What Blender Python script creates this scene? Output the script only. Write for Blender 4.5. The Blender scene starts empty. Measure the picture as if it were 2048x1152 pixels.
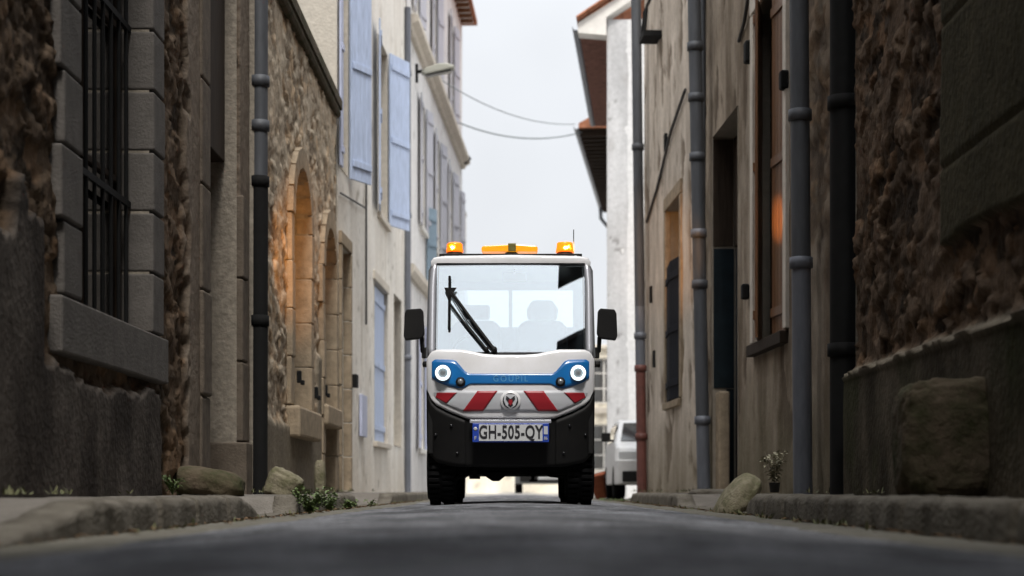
import bpy, bmesh, math, random
import numpy as np
from mathutils import Vector, Matrix
R = math.radians
random.seed(7)
scene = bpy.context.scene
col = scene.collection

# ------------------------------------------------------------------ camera
CAM_H = 0.18
F = 3500.0            # focal length in photo pixels (2048 wide)
cam_d = bpy.data.cameras.new('camera')
cam = bpy.data.objects.new('camera', cam_d); col.objects.link(cam)
cam.location = (0, 0, CAM_H); cam.rotation_euler = (R(90), 0, 0)
cam_d.sensor_width = 36; cam_d.lens = F / 2048 * 36
cam_d.shift_x = -(1035 - 1024) / 2048
cam_d.shift_y = (980 - 576) / 2048
cam_d.clip_start = 0.05; cam_d.clip_end = 600
cam_d.dof.use_dof = True; cam_d.dof.focus_distance = 13.0; cam_d.dof.aperture_fstop = 2.0
scene.camera = cam

# ------------------------------------------------------------------ light
SUN_EL, SUN_AZ = R(57), R(175)      # azimuth measured from +Y towards +X
w = bpy.data.worlds.new('World'); scene.world = w; w.use_nodes = True
nt = w.node_tree; nt.nodes.clear()
wo = nt.nodes.new('ShaderNodeOutputWorld'); bg = nt.nodes.new('ShaderNodeBackground')
sky = nt.nodes.new('ShaderNodeTexSky'); sky.sky_type = 'NISHITA'; sky.sun_disc = False
sky.sun_elevation = SUN_EL; sky.sun_rotation = SUN_AZ; sky.dust_density = 4; sky.air_density = 1.0
hs = nt.nodes.new('ShaderNodeHueSaturation'); hs.inputs['Saturation'].default_value = 0.35
nt.links.new(sky.outputs[0], hs.inputs['Color'])
tc = nt.nodes.new('ShaderNodeTexCoord'); sp = nt.nodes.new('ShaderNodeSeparateXYZ')
nt.links.new(tc.outputs['Generated'], sp.inputs[0])
cl = nt.nodes.new('ShaderNodeMath'); cl.operation = 'MAXIMUM'; cl.inputs[1].default_value = 0
nt.links.new(sp.outputs['Z'], cl.inputs[0])
ma = nt.nodes.new('ShaderNodeMath'); ma.operation = 'MULTIPLY_ADD'     # overcast sky: zenith about three times the horizon
ma.inputs[1].default_value = 24.0; ma.inputs[2].default_value = 8.1
sq = nt.nodes.new('ShaderNodeMath'); sq.operation = 'POWER'; sq.inputs[1].default_value = 2.0
nt.links.new(cl.outputs[0], sq.inputs[0]); nt.links.new(sq.outputs[0], ma.inputs[0])
nz = nt.nodes.new('ShaderNodeTexNoise'); nz.inputs['Scale'].default_value = 3.0; nz.inputs['Detail'].default_value = 4
nt.links.new(tc.outputs['Generated'], nz.inputs['Vector'])
mr = nt.nodes.new('ShaderNodeMapRange'); mr.inputs[1].default_value = .3; mr.inputs[2].default_value = .7
mr.inputs[3].default_value = .84; mr.inputs[4].default_value = 1.12
nt.links.new(nz.outputs['Fac'], mr.inputs[0])
mm = nt.nodes.new('ShaderNodeMath'); mm.operation = 'MULTIPLY'
nt.links.new(ma.outputs[0], mm.inputs[0]); nt.links.new(mr.outputs[0], mm.inputs[1])
tint = nt.nodes.new('ShaderNodeVectorMath'); tint.operation = 'SCALE'; tint.inputs[0].default_value = (.955, .985, 1.03)
nt.links.new(mm.outputs[0], tint.inputs['Scale'])
mx = nt.nodes.new('ShaderNodeMix'); mx.data_type = 'RGBA'; mx.inputs['Factor'].default_value = .82
nt.links.new(hs.outputs[0], mx.inputs['A']); nt.links.new(tint.outputs[0], mx.inputs['B'])
nt.links.new(mx.outputs['Result'], bg.inputs[0]); bg.inputs[1].default_value = 0.12
nt.links.new(bg.outputs[0], wo.inputs[0])
sd = bpy.data.lights.new('sun', 'SUN'); sd.energy = 3.6; sd.angle = R(12); sd.color = (1, .96, .9)
sun = bpy.data.objects.new('sun', sd); col.objects.link(sun)
sun.rotation_euler = Vector((-math.sin(SUN_AZ) * math.cos(SUN_EL), -math.cos(SUN_AZ) * math.cos(SUN_EL), -math.sin(SUN_EL))).to_track_quat('-Z', 'Y').to_euler()
scene.view_settings.view_transform = 'Standard'; scene.view_settings.look = 'None'
scene.view_settings.gamma = 1; scene.view_settings.exposure = 0.0
scene.cycles.max_bounces = 8; scene.cycles.transparent_max_bounces = 12

# ------------------------------------------------------------------ materials
def mat(name, color, rough=.6, metal=0., noise=0., nscale=20., bump=0., bscale=60., emit=None, estr=0., spec=.5, coat=0., stretch=None, color2=None):
    m = bpy.data.materials.new(name); m.use_nodes = True
    n = m.node_tree.nodes; l = m.node_tree.links; p = n['Principled BSDF']
    p.inputs['Base Color'].default_value = (*color, 1); p.inputs['Roughness'].default_value = rough
    p.inputs['Metallic'].default_value = metal; p.inputs['Specular IOR Level'].default_value = spec
    p.inputs['Coat Weight'].default_value = coat
    if rough >= .85 and spec == .5: p.inputs['Specular IOR Level'].default_value = .08
    t = n.new('ShaderNodeTexCoord'); vec = t.outputs['Object']
    if stretch:
        mp = n.new('ShaderNodeMapping'); mp.inputs['Scale'].default_value = stretch
        l.new(vec, mp.inputs[0]); vec = mp.outputs[0]
    if noise:
        z = n.new('ShaderNodeTexNoise'); z.inputs['Scale'].default_value = nscale; z.inputs['Detail'].default_value = 6; z.inputs['Roughness'].default_value = .65
        l.new(vec, z.inputs['Vector'])
        r = n.new('ShaderNodeMapRange'); r.inputs[1].default_value = .28; r.inputs[2].default_value = .72
        l.new(z.outputs['Fac'], r.inputs[0])
        x = n.new('ShaderNodeMix'); x.data_type = 'RGBA'
        c2 = color2 or tuple(min(1, c * (1 + noise)) for c in color)
        c1 = color if color2 else tuple(c * (1 - noise) for c in color)
        x.inputs['A'].default_value = (*c1, 1); x.inputs['B'].default_value = (*c2, 1)
        l.new(r.outputs[0], x.inputs['Factor']); l.new(x.outputs['Result'], p.inputs['Base Color'])
    if bump:
        z = n.new('ShaderNodeTexNoise'); z.inputs['Scale'].default_value = bscale; z.inputs['Detail'].default_value = 5
        l.new(vec, z.inputs['Vector'])
        b = n.new('ShaderNodeBump'); b.inputs['Strength'].default_value = bump; b.inputs['Distance'].default_value = .02
        l.new(z.outputs['Fac'], b.inputs['Height']); l.new(b.outputs[0], p.inputs['Normal'])
    if emit:
        p.inputs['Emission Color'].default_value = (*emit, 1); p.inputs['Emission Strength'].default_value = estr
    return m

def masonry(name, bump=.6, bscale=45., rough=.92, grain=.3):
    m = bpy.data.materials.new(name); m.use_nodes = True
    n = m.node_tree.nodes; l = m.node_tree.links; p = n['Principled BSDF']; p.inputs['Roughness'].default_value = rough
    p.inputs['Specular IOR Level'].default_value = .04
    a = n.new('ShaderNodeAttribute'); a.attribute_name = 'col'
    t = n.new('ShaderNodeTexCoord')
    z = n.new('ShaderNodeTexNoise'); z.inputs['Scale'].default_value = 14; z.inputs['Detail'].default_value = 8; z.inputs['Roughness'].default_value = .7
    l.new(t.outputs['Object'], z.inputs['Vector'])
    r = n.new('ShaderNodeMapRange'); r.inputs[1].default_value = .3; r.inputs[2].default_value = .7
    r.inputs[3].default_value = 1 - grain; r.inputs[4].default_value = 1 + grain
    l.new(z.outputs['Fac'], r.inputs[0])
    v = n.new('ShaderNodeVectorMath'); v.operation = 'SCALE'
    l.new(a.outputs['Color'], v.inputs[0]); l.new(r.outputs[0], v.inputs['Scale']); l.new(v.outputs[0], p.inputs['Base Color'])
    z2 = n.new('ShaderNodeTexNoise'); z2.inputs['Scale'].default_value = bscale; z2.inputs['Detail'].default_value = 6
    l.new(t.outputs['Object'], z2.inputs['Vector'])
    b = n.new('ShaderNodeBump'); b.inputs['Strength'].default_value = bump; b.inputs['Distance'].default_value = .02
    l.new(z2.outputs['Fac'], b.inputs['Height']); l.new(b.outputs[0], p.inputs['Normal'])
    return m

def glass(name, tint=(.8, .85, .86), refl=.25, rough=.01, gcol=(1, 1, 1)):
    m = bpy.data.materials.new(name); m.use_nodes = True
    n = m.node_tree.nodes; l = m.node_tree.links; n.clear()
    o = n.new('ShaderNodeOutputMaterial'); t = n.new('ShaderNodeBsdfTransparent'); t.inputs[0].default_value = (*tint, 1)
    g = n.new('ShaderNodeBsdfGlossy'); g.inputs['Roughness'].default_value = rough; g.inputs[0].default_value = (*gcol, 1)
    f = n.new('ShaderNodeFresnel'); f.inputs[0].default_value = 1.5
    a = n.new('ShaderNodeMath'); a.operation = 'ADD'; a.inputs[1].default_value = refl; a.use_clamp = True
    l.new(f.outputs[0], a.inputs[0])
    x = n.new('ShaderNodeMixShader'); l.new(a.outputs[0], x.inputs[0]); l.new(t.outputs[0], x.inputs[1]); l.new(g.outputs[0], x.inputs[2])
    l.new(x.outputs[0], o.inputs[0])
    return m

def amber(name, estr, g=.34):
    m = bpy.data.materials.new(name); m.use_nodes = True
    n = m.node_tree.nodes; l = m.node_tree.links; p = n['Principled BSDF']
    p.inputs['Base Color'].default_value = (.85, g * .9, .01, 1); p.inputs['Roughness'].default_value = .15
    p.inputs['Emission Color'].default_value = (1, g, .015, 1); p.inputs['Emission Strength'].default_value = estr
    t = n.new('ShaderNodeBsdfTransparent'); t.inputs[0].default_value = (1, .62, .25, 1)
    x = n.new('ShaderNodeMixShader'); x.inputs[0].default_value = .6
    l.new(t.outputs[0], x.inputs[1]); l.new(p.outputs[0], x.inputs[2]); l.new(x.outputs[0], n['Material Output'].inputs[0])
    return m

M = {}
M['stone'] = masonry('rubble_stone', .5, 26)
M['render'] = masonry('lime_render', .35, 30, .9, .14)
M['ashlar'] = mat('ashlar_stone', (.12, .098, .077), .9, noise=.3, nscale=9, bump=.35, bscale=50)
M['ashlar_grey'] = mat('dressed_grey_stone', (.115, .105, .096), .9, noise=.22, nscale=7, bump=.3, bscale=60)
M['ashlar_tan'] = mat('dressed_tan_stone', (.3, .24, .17), .9, noise=.3, nscale=8, bump=.4, bscale=50)
M['mossy'] = mat('mossy_stone', (.12, .09, .066), .95, noise=.5, nscale=5, bump=1., bscale=18, color2=(.03, .036, .014))
M['mossy_pale'] = mat('pale_lichen_stone', (.24, .21, .155), .95, noise=.5, nscale=9, bump=.8, bscale=30, color2=(.09, .09, .045))
M['asphalt'] = mat('asphalt', (.042, .044, .05), .75, noise=.5, nscale=2.4, bump=.9, bscale=90, color2=(.1, .102, .11))
def asphalt():
    m = mat('asphalt', (.05, .05, .056), .88, bump=1., bscale=110, spec=.12); n = m.node_tree.nodes; l = m.node_tree.links
    t = n.new('ShaderNodeTexCoord'); fac = None
    for sc, det, lo, hi, am in ((.9, 5, .35, .65, .42), (5, 7, .36, .64, .5), (45, 4, .4, .62, .4)):
        z = n.new('ShaderNodeTexNoise'); z.inputs['Scale'].default_value = sc; z.inputs['Detail'].default_value = det; l.new(t.outputs['Object'], z.inputs['Vector'])
        r = n.new('ShaderNodeMapRange'); r.inputs[1].default_value = lo; r.inputs[2].default_value = hi; r.inputs[3].default_value = 1 - am; r.inputs[4].default_value = 1 + am
        l.new(z.outputs['Fac'], r.inputs[0])
        if fac is None: fac = r.outputs[0]
        else:
            k = n.new('ShaderNodeMath'); k.operation = 'MULTIPLY'; l.new(fac, k.inputs[0]); l.new(r.outputs[0], k.inputs[1]); fac = k.outputs[0]
    v = n.new('ShaderNodeVectorMath'); v.operation = 'SCALE'; v.inputs[0].default_value = (.155, .158, .17); l.new(fac, v.inputs['Scale']); l.new(v.outputs[0], n['Principled BSDF'].inputs['Base Color'])
    return m
M['asphalt'] = asphalt()
M['gutter'] = mat('gutter_concrete', (.16, .15, .132), .9, noise=.3, nscale=5, bump=.5, bscale=70, color2=(.085, .08, .06))
M['kerb'] = mat('kerb_stone', (.07, .061, .048), .92, noise=.4, nscale=6, bump=.7, bscale=45, color2=(.16, .145, .122))
M['pave'] = mat('pavement_concrete', (.14, .127, .112), .92, noise=.25, nscale=4, bump=.5, bscale=60)
M['ground'] = mat('ground_paving', (.42, .4, .37), .92, noise=.2, nscale=1.5, bump=.3, bscale=20)
M['pale_paving'] = mat('pale_stone_paving', (.6, .58, .55), .92, noise=.15, nscale=2)
M['tile'] = mat('clay_roof_tile', (.3, .13, .075), .85, noise=.4, nscale=4, bump=.5, bscale=30)
M['soffit_red'] = mat('red_soffit_brick', (.17, .085, .065), .9, noise=.4, nscale=9, bump=.6, bscale=30)
M['wood_dark'] = mat('dark_timber', (.035, .025, .018), .9, spec=.15, noise=.4, nscale=5, stretch=(8, 8, .6))
M['wood_brown'] = mat('varnished_brown_timber', (.16, .08, .04), .33, noise=.4, nscale=6, stretch=(9, 9, .5), bump=.2, bscale=20)
M['wood_grey'] = mat('weathered_grey_timber', (.2, .18, .155), .8, noise=.35, nscale=6, stretch=(9, 9, .5), bump=.3, bscale=20)
M['door_navy'] = mat('dark_teal_door_paint', (.006, .012, .016), .8, spec=.2, noise=.4, nscale=4)
M['shut_blue'] = mat('pale_blue_shutter_paint', (.4, .475, .64), .6, noise=.24, nscale=5, stretch=(6, 6, .7))
M['shut_lilac'] = mat('lilac_shutter_paint', (.42, .45, .59), .6, noise=.24, nscale=5, stretch=(6, 6, .7))
M['shut_grey'] = mat('grey_lilac_shutter_paint', (.45, .45, .5), .6, noise=.12, nscale=3, stretch=(6, 6, .7))
M['shut_teal'] = mat('teal_shutter_paint', (.2, .27, .33), .6, noise=.12, nscale=3)
M['shut_navy'] = mat('navy_shutter_paint', (.009, .01, .015), .8, spec=.1, noise=.3, nscale=3)
M['zinc'] = mat('zinc_pipe', (.14, .15, .175), .55, metal=.25, noise=.25, nscale=3, stretch=(4, 4, .8))
M['zinc_dark'] = mat('dark_zinc_pipe', (.075, .08, .09), .6, metal=.2, noise=.25, nscale=3, stretch=(4, 4, .8))
M['iron_black'] = mat('black_cast_iron', (.008, .008, .008), .85, spec=.2, noise=.3, nscale=8)
M['iron_red'] = mat('oxide_red_pipe', (.13, .045, .035), .6, noise=.3, nscale=8)
M['trim'] = mat('pale_stone_trim', (.55, .5, .43), .85, noise=.15, nscale=5, bump=.2, bscale=40)
M['trim_white'] = mat('white_trim', (.68, .66, .62), .85, noise=.12, nscale=5)
M['pane'] = glass('window_pane', (.25, .27, .28), .12)
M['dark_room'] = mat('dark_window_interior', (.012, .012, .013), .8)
M['cable'] = mat('overhead_cable', (.22, .25, .26), .6)
M['cable_dark'] = mat('dark_cable', (.045, .042, .04), .7)
M['leaf'] = mat('weed_leaf', (.08, .12, .03), .6, noise=.4, nscale=20)
M['leaf_dry'] = mat('dry_grey_leaf', (.28, .26, .18), .7, noise=.35, nscale=20)
M['weed'] = mat('gutter_weed', (.06, .075, .025), .8, noise=.4, nscale=6, color2=(.13, .12, .06))
M['litter'] = mat('dead_leaf', (.13, .085, .05), .9, noise=.5, nscale=9)
M['terracotta'] = mat('terracotta', (.36, .12, .07), .85, noise=.2, nscale=12)
M['pot_dark'] = mat('dark_pot', (.012, .012, .012), .6)
M['lamp_metal'] = mat('pale_lamp_metal', (.3, .3, .26), .6, metal=.2)
# truck
M['white_paint'] = mat('white_paint', (.72, .72, .75), .3, coat=.3, noise=.1, nscale=4, color2=(.6, .595, .6))
M['silver'] = mat('silver_pillar', (.42, .43, .47), .35, metal=.3)
M['blue_paint'] = mat('blue_paint', (.008, .125, .36), .28, coat=.3)
M['black_plastic'] = mat('black_plastic', (.006, .006, .0065), .6, spec=.2, bump=.15, bscale=300, noise=.5, nscale=5, color2=(.012, .0115, .011))
M['black_gloss'] = mat('black_gloss', (.01, .01, .012), .2)
M['rubber'] = mat('tyre_rubber', (.007, .007, .0075), .85, bump=.3, bscale=90)
M['steel'] = mat('grey_steel', (.2, .2, .21), .4, metal=.8)
M['under'] = mat('underbody', (.008, .008, .008), .9)
M['red_refl'] = mat('red_reflective_tape', (.28, .012, .02), .4)
M['silver_refl'] = mat('silver_reflective_tape', (.46, .47, .5), .45)
M['plate'] = mat('plate_white', (.5, .51, .52), .4)
M['plate_blue'] = mat('plate_blue', (.015, .05, .33), .4)
M['ink'] = mat('black_lettering', (.012, .012, .016), .5)
M['pale_letter'] = mat('pale_blue_lettering', (.12, .33, .55), .3)
M['windscreen'] = glass('windscreen_glass', (.82, .88, .9), .25, .0, (.93, .97, 1.0))
M['rear_glass'] = glass('rear_glass', (.9, .93, .95), .03)
M['seat'] = mat('blue_grey_seat', (.3, .35, .43), .8)
M['cab_inside'] = mat('grey_cab_lining', (.4, .45, .52), .8)
M['ring'] = mat('headlight_ring_lit', (.9, .95, 1), .3, emit=(.78, .95, 1), estr=1.6)
M['lamp_grey'] = mat('headlight_bowl', (.25, .26, .27), .25, metal=.4)
M['amber'] = amber('amber_lens', .45)
M['amber_bar'] = amber('amber_lightbar_lens', .42, .44)
M['car_grey'] = mat('grey_car_paint', (.09, .1, .105), .3, coat=.4)
M['van_white'] = mat('white_van_paint', (.6, .6, .6), .35, noise=.1, nscale=4)
M['red_lens'] = mat('red_lens', (.35, .02, .02), .2)
M['car_glass'] = mat('dark_car_glass', (.015, .018, .02), .05)

# ------------------------------------------------------------------ helpers
def empty(name, loc, label, cat, group=None, rz=0):
    o = bpy.data.objects.new(name, None); col.objects.link(o); o.location = loc; o.rotation_euler = (0, 0, rz)
    o.empty_display_size = .3
    o['label'] = label; o['category'] = cat
    if group: o['group'] = group
    return o
def tag(o, label=None, cat=None, group=None, kind=None):
    if label: o['label'] = label
    if cat: o['category'] = cat
    if group: o['group'] = group
    if kind: o['kind'] = kind
    return o

class MB:
    """collects simple solids into one mesh"""
    def __init__(s): s.v = []; s.f = []; s.sm = []
    def add(s, vs, fs, smooth=False):
        b = len(s.v); s.v += [tuple(x) for x in vs]; s.f += [tuple(i + b for i in q) for q in fs]; s.sm += [smooth] * len(fs)
        return s
    def box(s, a, b, T=None):
        (x0, y0, z0), (x1, y1, z1) = a, b
        vs = [(x0, y0, z0), (x1, y0, z0), (x1, y1, z0), (x0, y1, z0), (x0, y0, z1), (x1, y0, z1), (x1, y1, z1), (x0, y1, z1)]
        if T: vs = [T(*q) for q in vs]
        return s.add(vs, [(0, 3, 2, 1), (4, 5, 6, 7), (0, 1, 5, 4), (1, 2, 6, 5), (2, 3, 7, 6), (3, 0, 4, 7)])
    def prism(s, poly, y0, y1, T=None):
        """poly of (x,z), extruded along y"""
        n = len(poly); vs = [(x, y0, z) for x, z in poly] + [(x, y1, z) for x, z in poly]
        if T: vs = [T(*q) for q in vs]
        return s.add(vs, [tuple(range(n)), tuple(range(2 * n - 1, n - 1, -1))] + [(i, i + n, (i + 1) % n + n, (i + 1) % n) for i in range(n)])
    def tube(s, pts, r, n=12, cap=True):
        pts = [Vector(p) for p in pts]; rs = r if isinstance(r, (list, tuple)) else [r] * len(pts)
        vs = []; up = Vector((0, 0, 1))
        for i, p in enumerate(pts):
            d = (pts[min(i + 1, len(pts) - 1)] - pts[max(i - 1, 0)]).normalized()
            a = d.cross(up)
            if a.length < 1e-3: a = d.cross(Vector((0, 1, 0)))
            a.normalize(); b = d.cross(a)
            vs += [p + (a * math.cos(t) + b * math.sin(t)) * rs[i] for t in [2 * math.pi * k / n for k in range(n)]]
        fs = [(i * n + k, i * n + (k + 1) % n, (i + 1) * n + (k + 1) % n, (i + 1) * n + k) for i in range(len(pts) - 1) for k in range(n)]
        s.add(vs, fs, True)
        if cap: s.add(vs[:n], [tuple(range(n))]); s.add(vs[-n:], [tuple(range(n))])
        return s
    def lathe(s, prof, axis='z', c=(0, 0, 0), n=24, cap=True):
        """prof of (r, h)"""
        vs = []
        for r, h in prof:
            for k in range(n):
                t = 2 * math.pi * k / n; a, b = r * math.cos(t), r * math.sin(t)
                q = (a, b, h) if axis == 'z' else (a, h, b) if axis == 'y' else (h, a, b)
                vs.append((q[0] + c[0], q[1] + c[1], q[2] + c[2]))
        fs = [(i * n + k, i * n + (k + 1) % n, (i + 1) * n + (k + 1) % n, (i + 1) * n + k) for i in range(len(prof) - 1) for k in range(n)]
        if cap: fs += [tuple(range(n)), tuple(range((len(prof) - 1) * n, len(prof) * n))]
        return s.add(vs, fs, True)
    def build(s, name, m, parent=None, bevel=0., seg=2, smooth=None, weld=False, label=None):
        me = bpy.data.meshes.new(name); me.from_pydata(s.v, [], s.f); me.update()
        bm = bmesh.new(); bm.from_mesh(me)
        if weld: bmesh.ops.remove_doubles(bm, verts=bm.verts, dist=1e-5)
        bmesh.ops.recalc_face_normals(bm, faces=bm.faces); bm.to_mesh(me); bm.free()
        for p, q in zip(me.polygons, s.sm): p.use_smooth = q if smooth is None else smooth
        me.materials.append(m); o = bpy.data.objects.new(name, me); col.objects.link(o); o.parent = parent
        if bevel:
            b = o.modifiers.new('bevel', 'BEVEL'); b.width = bevel; b.segments = seg; b.limit_method = 'ANGLE'; b.angle_limit = R(40)
            b.harden_normals = False
        if label: o['label'] = label
        return o

def grid_mesh(name, X, Y, Z, m, parent=None, colr=None, keep=None, smooth=True, extra=None):
    """X,Y,Z arrays (nu,nv); keep mask of cells; extra = (verts, faces, colour)"""
    nu, nv = X.shape
    idx = np.arange(nu * nv).reshape(nu, nv)
    q = np.stack([idx[:-1, :-1], idx[1:, :-1], idx[1:, 1:], idx[:-1, 1:]], -1).reshape(-1, 4)
    if keep is not None: q = q[keep.reshape(-1)]
    V = np.stack([X, Y, Z], -1).reshape(-1, 3)
    verts = V.tolist(); faces = q.tolist()
    C = None if colr is None else colr.reshape(-1, 3)
    ns = len(faces)
    if extra:
        b = len(verts); verts += extra[0]; faces += [[i + b for i in f] for f in extra[1]]
        if C is not None: C = np.concatenate([C, np.tile(np.array([extra[2]]), (len(extra[0]), 1))])
    me = bpy.data.meshes.new(name); me.from_pydata(verts, [], faces); me.update()
    fl = np.zeros(len(faces), bool); fl[:ns] = smooth; me.polygons.foreach_set('use_smooth', fl)
    if C is not None:
        a = me.color_attributes.new('col', 'FLOAT_COLOR', 'POINT')
        a.data.foreach_set('color', np.concatenate([np.clip(C, 0, 1), np.ones((len(C), 1))], 1).astype(np.float32).ravel())
    me.materials.append(m)
    o = bpy.data.objects.new(name, me); col.objects.link(o); o.parent = parent
    return o

# numpy noise
def _h(i, j, s):
    n = (i.astype(np.int64) * 374761393 + j.astype(np.int64) * 668265263 + s * 1442695041) & 0xffffffff
    n = ((n ^ (n >> 13)) * 1274126177) & 0xffffffff
    return ((n ^ (n >> 16)) & 0xffffff) / float(0xffffff)
def vnoise(x, y, s=0):
    i = np.floor(x); j = np.floor(y); a = x - i; b = y - j
    a = a * a * (3 - 2 * a); b = b * b * (3 - 2 * b)
    return (_h(i, j, s) * (1 - a) + _h(i + 1, j, s) * a) * (1 - b) + (_h(i, j + 1, s) * (1 - a) + _h(i + 1, j + 1, s) * a) * b
def fbm(x, y, s=0, o=4):
    t = 0; a = .5; n = 0
    for k in range(o):
        t = t + a * vnoise(x * 2 ** k, y * 2 ** k, s + k * 17); n += a; a *= .55
    return t / n
def voro(x, y, s=0, jit=.98):
    i = np.floor(x); j = np.floor(y)
    f1 = np.full(x.shape, 9.); f2 = np.full(x.shape, 9.); rid = np.zeros(x.shape)
    for a in (-1, 0, 1):
        for b in (-1, 0, 1):
            ci, cj = i + a, j + b
            px = ci + .5 + jit * (_h(ci, cj, s) - .5); py = cj + .5 + jit * (_h(ci, cj, s + 5) - .5)
            d = (np.abs(px - x) ** 3.5 + np.abs(py - y) ** 3.5) ** (1 / 3.5); rr = _h(ci, cj, s + 9)
            n = d < f1
            f2 = np.where(n, f1, np.minimum(f2, d)); rid = np.where(n, rr, rid); f1 = np.where(n, d, f1)
    return f1, f2, rid
def sstep(a, b, x):
    t = np.clip((x - a) / (b - a), 0, 1); return t * t * (3 - 2 * t)
def mixc(a, b, t): return np.asarray(a) * (1 - t[..., None]) + np.asarray(b) * t[..., None]

def rubble(u, z, s, cu=.3, cz=.17, relief=.04, dark=(.13, .1, .075), light=(.33, .27, .2)):
    uu = u + .05 * (fbm(u * 6, z * 6, s + 50) - .5) * 2; zz = z + .05 * (fbm(u * 5, z * 5, s + 60) - .5) * 2
    row = np.floor(zz / cz); uu = uu + (row % 2) * cu * .5
    f1, f2, rid = voro(uu / cu, zz / cz, s)
    e = np.clip((f2 - f1) / .11, 0, 1) ** .8
    chip = np.abs(fbm(u * 13, z * 16, s + 3, 4) - .5) * 2
    d = e * relief * (.1 + .9 * rid) + .028 * (chip - .3) + .03 * (fbm(u * 1.2, z * 1.2, s + 4) - .5)
    miss = sstep(.86, .9, rid); d = d - miss * e * .04            # a stone fallen out here and there
    tone = np.clip(.02 + .95 * rid + .7 * (fbm(u * 11, z * 13, s + 7, 5) - .5), 0, 1)
    c = mixc(dark, light, tone)
    c = mixc(c, np.asarray(light) * .8, (1 - sstep(0, .5, e)) * .6)
    warm = sstep(.55, .85, _h(np.floor(rid * 9999), np.floor(rid * 77), s))
    c = c * (1 + warm[..., None] * np.array([.14, .02, -.1]))
    daub = sstep(.54, .62, fbm(u * 1.3, z * 1.2, s + 80, 5)) * .6          # worn mortar smeared over the stones
    d = d * (1 - daub * .7) + daub * .012; c = mixc(c, np.asarray(light) * .8 + np.asarray(dark) * .25, daub)
    return d, c

def streaks(u, z, s): return fbm(u * 4, z * .45, s, 5)

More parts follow.
